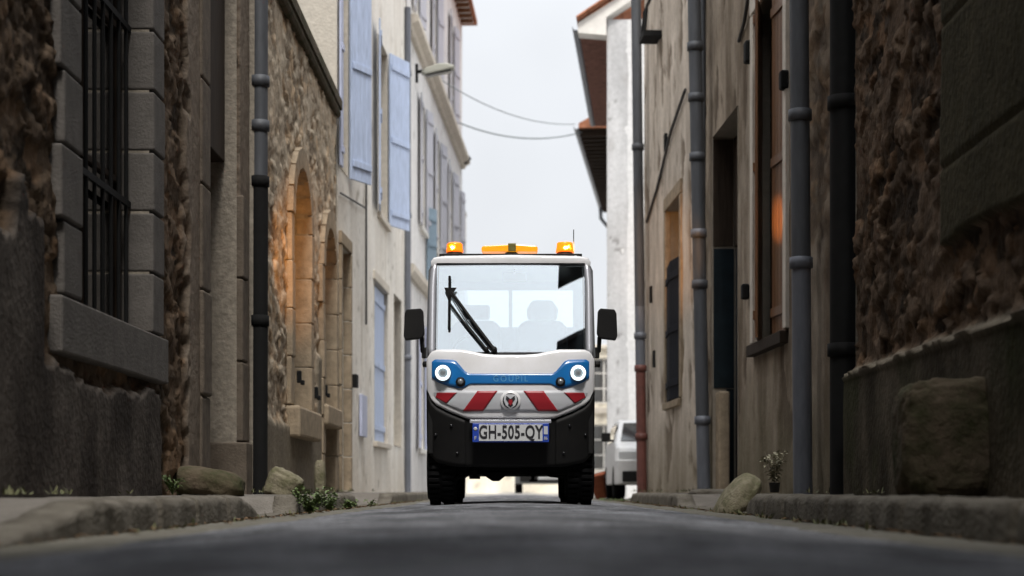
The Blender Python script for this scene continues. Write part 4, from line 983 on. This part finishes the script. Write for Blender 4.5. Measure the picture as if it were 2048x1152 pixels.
ftop = poly_fn(sym([(0, lz(708)), (.1, lz(708)), (.2, lz(706)), (.28, lz(701)), (.36, lz(697)), (.55, lz(697)), (.59, lz(702)), (HW, lz(716))]))
fbot = poly_fn(sym([(0, lz(836)), (.32, lz(836)), (.36, lz(832)), (.46, lz(821)), (.55, lz(808)), (.59, lz(797)), (HW, lz(775))]))
skin_patch('front_panel', 'white_paint', rng(-HW, HW, 72), fbot, ftop, 0, .03, 24, bev=.0)
# side returns of the white front
for sg in (-1, 1):
    mb = MB(); pts = [(fy(HW, z) - .0, z) for z in rng(lz(775), lz(714), 8)]
    vs = [(sg * (HW + .001), y, z) for y, z in pts] + [(sg * (HW + .012), .5, z) for y, z in pts] + [(sg * (HW - .03), y, z) for y, z in pts] + [(sg * (HW - .03), .5, z) for y, z in pts]
    fs = []
    for i in range(8): fs += [(i, i + 1, 9 + i + 1, 9 + i), (18 + i, 27 + i, 27 + i + 1, 18 + i + 1), (i, 18 + i, 18 + i + 1, i + 1), (9 + i, 9 + i + 1, 27 + i + 1, 27 + i)]
    mb.add(vs, fs, True).build('side_panel', M['white_paint'], tr)
# blue band with lamp surrounds
bu = poly_fn(sym([(0, lz(746.5)), (.31, lz(746.5)), (.335, lz(742)), (.40, lz(721)), (.43, lz(718)), (.56, lz(717)), (.583, lz(722))]))
bl = poly_fn(sym([(0, lz(767.5)), (.30, lz(767.5)), (.345, lz(775)), (.39, lz(776)), (.46, lz(771)), (.54, lz(763)), (.583, lz(754))]))
skin_patch('blue_band', 'blue_paint', rng(-.583, .583, 90), bl, bu, .007, .012, 6)
# reflective strip and red stripes
su = poly_fn(sym([(0, lz(780)), (.53, lz(780)), (.57, lz(783))])); slw = poly_fn(sym([(0, lz(823)), (.36, lz(823)), (.45, lz(812)), (.52, lz(803)), (.56, lz(793)), (.57, lz(786))]))
skin_patch('reflective_strip', 'silver_refl', rng(-.57, .57, 70), slw, su, .004, .006, 6)
for sg in (-1, 1):
    quad_patch('red_stripe', 'red_refl', [(sg * lx(1076 + 0), lz(822)), (sg * lx(1117), lz(822)), (sg * lx(1087), lz(781)), (sg * lx(1047), lz(781))], .0075, .004)
    quad_patch('red_stripe', 'red_refl', [(sg * lx(1150), lz(806)), (sg * lx(1172), lz(793)), (sg * lx(1169), lz(784)), (sg * lx(1128), lz(784))], .0075, .004)
# emblem: ringed crest
def disc(name, m, x, z, r, y0, y1, parent, n=32):
    o = MB().lathe([(r * .97, y0), (r, y0 + (y1 - y0) * .3), (r, y1)], 'y', (0, 0, 0), n).build(name, M[m], parent); o.location = (x, 0, z); return o
em = disc('emblem', 'white_paint', 0, lz(801), .076, fy(0, lz(801)) - .014, fy(0, lz(801)) + .002, tr)
disc('emblem_field', 'ink', 0, 0, .058, fy(0, lz(801)) - .016, fy(0, lz(801)) - .013, em)
e0 = fy(0, lz(801)) - .016
MB().prism([(-.044, .045), (.044, .045), (.05, .0), (.036, -.035), (0, -.062), (-.036, -.035), (-.05, .0)], e0 - .006, e0 + .002).build('shield', M['silver_refl'], em, .003)
MB().prism([(-.03, .036), (0, .012), (.03, .036), (.034, .01), (.012, -.02), (.02, -.034), (0, -.05), (-.02, -.034), (-.012, -.02), (-.034, .01)], e0 - .009, e0 - .004).build('shield_mark', M['ink'], em)
MB().prism([(-.012, .008), (.012, .008), (.016, -.012), (0, -.036), (-.016, -.012)], e0 - .012, e0 - .007).build('shield_centre', M['red_refl'], em)
# lettering
def text(s_, size, m, parent, loc, sx=1., sp=1., th=.002, name='lettering', bold=0.):
    cu = bpy.data.curves.new('t', 'FONT'); cu.body = s_; cu.size = size; cu.align_x = 'CENTER'; cu.align_y = 'CENTER'; cu.extrude = th; cu.space_character = sp; cu.offset = size * bold
    t = bpy.data.objects.new('t', cu); col.objects.link(t); dg = bpy.context.evaluated_depsgraph_get(); dg.update()
    me = bpy.data.meshes.new_from_object(t.evaluated_get(dg)); bpy.data.objects.remove(t); bpy.data.curves.remove(cu)
    me.transform(Matrix.Diagonal((sx, 1, 1, 1))); me.transform(Matrix.Rotation(R(90), 4, 'X')); me.name = name
    me.materials.clear(); me.materials.append(M[m])
    o = bpy.data.objects.new(name, me); col.objects.link(o); o.parent = parent; o.location = loc
    return o
zb = lz(757); text('GOUPIL', .062, 'pale_letter', tr, (0, fy(0, zb) - .0085, zb), .95, 1.35)
# headlights
for sg in (-1, 1):
    x, z = sg * lx(1156.5), lz(745); y = fy(x, z)
    hd = MB().lathe([(.057, -.02), (.062, -.012), (.062, .03)], 'y', (0, 0, 0), 32).build('headlight', M['lamp_grey'], tr); hd.location = (x, y - .012, z)
    MB().lathe([(.036, -.034), (.041, -.044), (.05, -.044), (.056, -.03), (.056, -.02), (.036, -.02), (.036, -.034)], 'y', (0, 0, 0), 40, False).build('light_ring', M['ring'], hd)
    MB().lathe([(.004, -.03), (.026, -.027), (.033, -.021)], 'y', (0, 0, 0), 24).build('lamp_bowl', M['lamp_grey'], hd)
    x, z = sg * lx(1121), lz(763); y = fy(x, z)
    fg = MB().lathe([(.03, -.022), (.036, -.015), (.036, .02)], 'y', (0, 0, 0), 28).build('fog_lamp', M['black_plastic'], tr); fg.location = (x, y - .006, z)
    MB().lathe([(.004, -.03), (.018, -.028), (.022, -.02)], 'y', (0, 0, 0), 20).build('fog_lens', M['lamp_grey'], fg)
    # side indicator
    MB().lathe([(.006, -.02), (.022, -.015), (.024, .03)], 'x', (0, 0, 0), 16).build('side_indicator', M['black_plastic'], tr).location = (sg * .64, .2, lz(724))
# bumper
but = lambda x: fbot(x) - .004
bub = poly_fn(sym([(0, lz(934)), (.4, lz(932)), (.55, lz(924)), (.6, lz(910)), (.626, lz(890))]))
skin_patch('bumper', 'black_plastic', rng(-.626, .626, 60), bub, but, -.012, .05, 14)
for sg in (-1, 1):
    # moulded corner block standing proud of the bumper
    skin_patch('bumper_corner', 'black_plastic', sorted([sg * v for v in rng(.335, .612, 24)]), lambda x: bub(x) + .002, lambda x: fbot(x) - .02, .012, .03, 12)
    mb = MB(); vs = []
    for z in (lz(905), lz(800)): vs += [(sg * .612, .105, z), (sg * .622, .55, z), (sg * .58, .55, z), (sg * .58, .105, z)]
    mb.add(vs, [(0, 1, 5, 4), (1, 2, 6, 5), (2, 3, 7, 6), (3, 0, 4, 7), (0, 3, 2, 1), (4, 5, 6, 7)]).build('wheel_arch', M['black_plastic'], tr)
MB().box((-.3, .0, lz(845.5)), (.3, .03, lz(839))).build('bumper_trim', M['silver'], tr, .003).location = (0, -.012, 0)
mb = MB()
for sg in (-1, 1):
    for px_, py_ in ((1140, 850), (1172, 868), (1128, 905)):
        x, z = sg * lx(px_), lz(py_); mb.lathe([(.011, -.006), (.011, .01)], 'y', (x, fy(x, z) - .014, z), 10)
mb.build('bumper_bolts', M['black_gloss'], tr)
# number plate
npl = MB().box((lx(945), -.02, lz(884)), (lx(1098), -.008, lz(846))).build('number_plate', M['plate_blue'], tr, .004); 
MB().box((lx(958), -.0235, lz(881.5)), (lx(1085), -.0205, lz(848.5))).build('plate_field', M['plate'], npl, .001)
text('GH-505-QY', .135, 'ink', npl, (lx(1021.5), -.0255, lz(865)), .66, 1.06, .0015, bold=.022)
text('F', .04, 'plate', npl, (lx(951), -.0225, lz(876)), 1, 1, .001); text('86', .034, 'plate', npl, (lx(1091.5), -.0225, lz(876)), .8, 1, .001)
MB().lathe([(.005, -.0225), (.014, -.0225), (.014, -.0195), (.005, -.0195)], 'y', (lx(951), 0, lz(857)), 20).build('plate_stars', M['plate'], npl)
MB().box((lx(1087.5), -.0225, lz(868)), (lx(1095.5), -.0202, lz(852))).build('plate_badge', M['silver_refl'], npl)
# underbody
mb = MB().box((-.5, .4, .225), (.5, 3.2, .5)).box((-.42, .3, .235), (.42, .52, .31)).box((-.42, 2.5, .25), (.42, 2.7, .31))
mb.prism([(-.25, .25), (.0, .25), (-.04, .21), (-.09, .17), (-.14, .17), (-.2, .21)], .3, .6)
mb.box((-.285, .25, .19), (-.255, .3, .26)).box((-.31, .24, .185), (-.23, .31, .205)).box((.155, .25, .17), (.18, .3, .26)).box((.14, .24, .165), (.2, .31, .18))
mb.tube([(-.42, .3, .2), (-.36, .3, .2), (-.3, .3, .25)], .02, 8).tube([(.42, .3, .2), (.3, .3, .21), (.24, .3, .25)], .012, 8)
mb.build('underbody', M['under'], tr)
# wheels
for y in (.47, 2.55):
    for sg in (-1, 1): wheel(tr, (sg * .522, y, .274), .265, .215)
# cab shell
mb = MB()
for sg in (-1, 1):
    mb.prism([(.16, lz(880)), (.16, 1.13), (.30, 1.79), (.34, 1.83), (1.3, 1.83), (1.3, lz(880))], sg * .585, sg * .605, lambda x, y, z: (y, x, z))
SH = None
# side wall with window opening: lower panel, pillars, header
def sidewall(sg):
    mb = MB(); T = lambda x, y, z: (y, x, z)
    mb.prism([(.55, .42), (.55, .7), (.16, .7), (.16, 1.1), (1.3, 1.1), (1.3, .42)], sg * .6, sg * .622, T)
    mb.prism([(1.18, 1.101), (1.18, 1.8), (1.3, 1.8), (1.3, 1.101)], sg * .6, sg * .618, T)
    o = mb.build('door_panel', M['white_paint'], tr, .006)
    MB().prism([(.23, 1.11), (.345, 1.77), (1.178, 1.77), (1.178, 1.11)], sg * .605, sg * .611, T).build('side_window', M['rear_glass'], tr)
sidewall(-1); sidewall(1)
# pillars: slanted, rounded
def px_y(z): return .135 + (z - 1.13) * (.20 / .68)
for sg in (-1, 1):
    vs = []; prs = [(.562, -.004), (.585, -.016), (.605, -.008), (.617, .02), (.62, .08), (.575, .07)]
    zs_ = rng(1.08, 1.84, 10)
    for z in zs_:
        k = 1 - .035 * max(0, (z - 1.6) / .25) ** 2
        vs += [(sg * x * k, px_y(z) + y, z) for x, y in prs]
    n = len(prs); fs = [(i * n + j, i * n + (j + 1) % n, (i + 1) * n + (j + 1) % n, (i + 1) * n + j) for i in range(10) for j in range(n)] + [tuple(range(n)), tuple(range(10 * n, 11 * n))]
    MB().add(vs, fs, True).build('windscreen_pillar', M['silver'], tr)
    MB().prism([(sg * .566, 1.09), (sg * .545, 1.09), (sg * .54, 1.805), (sg * .55, 1.805)], 0, .02, lambda x, y, z: (x, px_y(z) - .01 + y, z)).build('windscreen_seal', M['black_gloss'], tr)
    MB().prism([(sg * .617, 1.09), (sg * .632, 1.09), (sg * .622, 1.76), (sg * .604, 1.80)], .02, .07, lambda x, y, z: (x, px_y(z) + y, z)).build('door_seal', M['black_gloss'], tr)
# windscreen
mb = MB(); vs, fs = [], []
nx_, nz_ = 20, 8
for o_ in (0, .006):
    for i in range(nx_ + 1):
        for j in range(nz_ + 1):
            x = -.556 + 1.112 * i / nx_; z = 1.085 + .72 * j / nz_; vs.append((x, px_y(z) + .0065 * (abs(x) / .556) ** 2 - .02 + o_ , z))
k = nz_ + 1; N_ = (nx_ + 1) * k
for i in range(nx_):
    for j in range(nz_): a = i * k + j; fs += [(a, a + k, a + k + 1, a + 1), (N_ + a, N_ + a + 1, N_ + a + k + 1, N_ + a + k)]
mb.add(vs, fs, True).build('windscreen', M['windscreen'], tr)
MB().box((-.56, .33, 1.803), (.56, .36, 1.815)).build('windscreen_seal', M['black_gloss'], tr).location = (0, -.02, 0)
# scuttle below the screen
mb = MB().prism([(.088, 1.07), (.1, 1.115), (.125, 1.135), (.2, 1.13), (.2, 1.05), (.088, 1.05)], -.54, .54, lambda x, y, z: (y, x, z)); mb.build('scuttle', M['black_plastic'], tr, .01)
# roof
mb = MB(); sec = [(-.6, 1.79), (-.605, 1.83), (-.585, 1.862), (-.52, 1.878), (0, 1.886), (.52, 1.878), (.585, 1.862), (.605, 1.83), (.6, 1.79)]
vs = []; yy_ = [(.33, .0, 1), (.315, .02, 1), (.335, .008, 1), (.4, 0, 1), (1.28, 0, 1), (1.33, .03, 1)]
rows = [(.318, 0.99, -.0, .35), (.322, 1., 0, .75), (.35, 1., 0, .95), (.42, 1., 0, 1.), (1.28, 1., 0, 1.), (1.32, 1., 0, .7)]
for y, kx, dz_, kz in rows: vs += [(x * kx, y, 1.815 + (z - 1.815) * (kz if z > 1.815 else 1)) for x, z in sec]
n = len(sec); fs = [(i * n + j, i * n + (j + 1) % n, (i + 1) * n + (j + 1) % n, (i + 1) * n + j) for i in range(len(rows) - 1) for j in range(n)] + [tuple(range(n)), tuple(range((len(rows) - 1) * n, len(rows) * n))]
mb.add(vs, fs, True).build('roof', M['white_paint'], tr, .01, 2)
MB().tube([(-.52, .36, 1.886), (.52, .36, 1.886)], .007, 8).box((-.54, .345, 1.872), (-.5, .38, 1.89)).box((.5, .345, 1.872), (.54, .38, 1.89)).build('roof_rail', M['black_plastic'], tr)
# cab interior
MB().box((-.598, 1.27, .5), (.598, 1.298, 1.42)).box((-.598, 1.27, 1.421), (-.5, 1.298, 1.79)).box((.5, 1.27, 1.421), (.598, 1.298, 1.79)).box((-.5, 1.27, 1.72), (.5, 1.298, 1.79)).box((-.02, 1.272, 1.421), (.01, 1.296, 1.72)).build('rear_wall', M['cab_inside'], tr)
MB().box((-.5, 1.28, 1.42), (.5, 1.285, 1.72)).build('rear_window', M['rear_glass'], tr)
MB().box((-.58, .2, .5), (.58, 1.27, .52)).build('cab_floor', M['black_plastic'], tr)
for x, hd_ in ((-.28, 0), (.25, 1)):
    st = MB().box((x - .22, .7, .75), (x + .22, 1.15, .9)).prism([(x - .21, .9), (x + .21, .9), (x + .2, 1.4), (x + .15, 1.46), (x - .15, 1.46), (x - .2, 1.4)], 1.08, 1.18).build('seat', M['seat'], tr, .04, 3)
    if hd_: MB().prism([(x - .12, 1.46), (x + .12, 1.46), (x + .125, 1.55), (x + .08, 1.62), (x - .08, 1.62), (x - .125, 1.55)], 1.06, 1.15).build('headrest', M['seat'], st, .03, 3)
    else: MB().box((x - .11, 1.06, 1.465), (x + .11, 1.14, 1.58)).build('headrest', M['seat'], st, .02, 3)
MB().prism([(.2, 1.03), (.22, 1.13), (.42, 1.17), (.5, 1.12), (.48, .9), (.2, .9)], -.55, .55, lambda x, y, z: (y, x, z)).build('dashboard', M['black_plastic'], tr, .02, 3)
MB().tube([(-.28 + .17 * math.cos(t), .6 - .06 * math.sin(t), 1.14 + .15 * math.sin(t)) for t in [2 * math.pi * i / 28 for i in range(29)]], .014, 8, False).tube([(-.44, .6, 1.14), (-.12, .6, 1.14)], .014, 8).tube([(-.28, .6, 1.14), (-.28, .45, 1.05)], .02, 8).build('steering_wheel', M['black_plastic'], tr)
MB().box((-.06, .45, 1.69), (.12, .47, 1.76)).tube([(.03, .47, 1.76), (.03, .47, 1.81)], .008, 6).build('rear_view_mirror', M['black_plastic'], tr, .01)
# wiper: two arms and a blade
def wp(px, py, d=.02):
    z = lz(py); return (lx(px), px_y(z) - .03 - d, z)
wpr = MB().tube([wp(988, 697), wp(940, 632), wp(896, 570)], [.015, .013, .011], 8).tube([wp(972, 697), wp(930, 645), wp(897, 600)], .009, 8).tube([wp(980, 697, .025), wp(935, 640, .025), wp(896, 575, .025)], .005, 8).lathe([(.022, -.02), (.022, .02)], 'y', wp(988, 696, .01), 16).lathe([(.018, -.02), (.018, .02)], 'y', wp(972, 696, .01), 16).prism([(lx(886), lz(568)), (lx(911), lz(568)), (lx(905), lz(578)), (lx(899), lz(590)), (lx(894), lz(590)), (lx(889), lz(576))], px_y(lz(575)) - .06, px_y(lz(575)) - .045).build('wiper', M['black_plastic'], tr)
MB().tube([wp(896.5, 543, .008), wp(896.5, 600, .008), wp(896.5, 655, .008)], .01, 8).tube([wp(896.5, 560, .016), wp(896.5, 635, .016)], .006, 8).build('wiper_blade', M['rubber'], wpr)
# mirrors
for sg in (-1, 1):
    a = sg
    mi = MB().tube([(a * .625, .22, 1.12), (a * .66, .2, 1.14), (a * .665, .19, 1.24), (a * .68, .18, 1.27)], .017, 10).box((a * .615, .19, 1.09), (a * .665, .25, 1.17)).build('mirror_arm', M['black_plastic'], tr, .006)
    poly = [(a * .652, lz(617)), (a * .645, lz(662)), (a * .66, lz(672)), (a * .785, lz(676)), (a * .797, lz(668)), (a * .79, lz(622)), (a * .775, lz(614)), (a * .67, lz(612))]
    mh = MB().prism(poly, .14, .22).build('wing_mirror', M['black_plastic'], tr, .007, 2)
    MB().prism([(x * .985 + a * .01, lz(644) + (z - lz(644)) * .82) for x, z in poly], .2205, .224).build('mirror_glass', M['lamp_grey'], mh)
# beacons
for px in (905, 1133):
    x = lx(px)
    bc = MB().lathe([(.072, 1.872), (.074, 1.9), (.06, 1.91), (.058, 1.915)], 'z', (x, .46, 0), 28).build('beacon', M['black_plastic'], tr)
    pr = [(.064, 1.915), (.066, 1.93), (.06, 1.945), (.06, 1.975), (.052, 1.985), (.03, 1.992), (.01, 1.993)] if px < 1000 else [(.07, 1.915), (.066, 1.935), (.062, 1.96), (.06, 1.985), (.055, 1.99), (.01, 1.991)]
    MB().lathe(pr, 'z', (x, .46, 0), 28).build('beacon_lens', M['amber'], bc)
    ld = bpy.data.lights.new('beacon_lamp', 'POINT'); ld.energy = 1.0; ld.color = (1, .38, .05); ld.shadow_soft_size = .015
    lo = bpy.data.objects.new('beacon_lamp', ld); col.objects.link(lo); lo.parent = bc; lo.location = (x, .46, 1.95)
    BEAM = {905: [((-2.5, 18.9, 2.75), 2500, 22)], 1133: [((2.12, 24.3, 3.45), 7000, 12), ((2.5, 16.6, 2.75), 5000, 8)]}[px]
    for tgt, en, an in BEAM:
        ld = bpy.data.lights.new('beacon_beam', 'SPOT'); ld.energy = en; ld.color = (1, .74, .5); ld.spot_size = R(an); ld.spot_blend = 1.; ld.shadow_soft_size = .012
        lo = bpy.data.objects.new('beacon_beam', ld); col.objects.link(lo); lo.parent = bc; lo.location = (x, .46, 1.955)
        v = Vector(tgt) - Vector((TX + x, TY + .46, TZ + 1.955)); lo.rotation_euler = v.to_track_quat('-Z', 'Y').to_euler()
# light bar
lb = MB().prism([(-.09, 1.878), (.09, 1.878), (.075, 1.9), (.04, 1.925), (-.03, 1.925), (-.07, 1.9)], .5, .62).build('light_bar', M['black_plastic'], tr, .008)
mb = MB(); secb = [(-.215, 1.928), (-.225, 1.945), (-.222, 1.965), (-.2, 1.972), (-.02, 1.982), (.04, 1.982), (.19, 1.972), (.205, 1.963), (.207, 1.945), (.2, 1.928)]
mb.prism(secb, .49, .66).build('light_bar_lens', M['amber_bar'], lb, .008)
MB().box((-.02, .482, 1.93), (.04, .655, 1.992)).build('light_bar_cap', mat('olive_cap', (.12, .11, .03), .4), lb, .006)
MB().tube([(lx(1156), 1.0, 1.87), (lx(1156), 1.0, 2.17)], .0035, 6).build('antenna', M['black_plastic'], tr)
# load bed behind the cab
MB().box((-.6, 1.36, .52), (.6, 3.3, .58)).box((-.6, 1.36, .581), (-.57, 3.3, .95)).box((.57, 1.36, .581), (.6, 3.3, .95)).box((-.569, 3.27, .581), (.569, 3.3, .95)).build('load_bed', M['steel'], tr, .004)
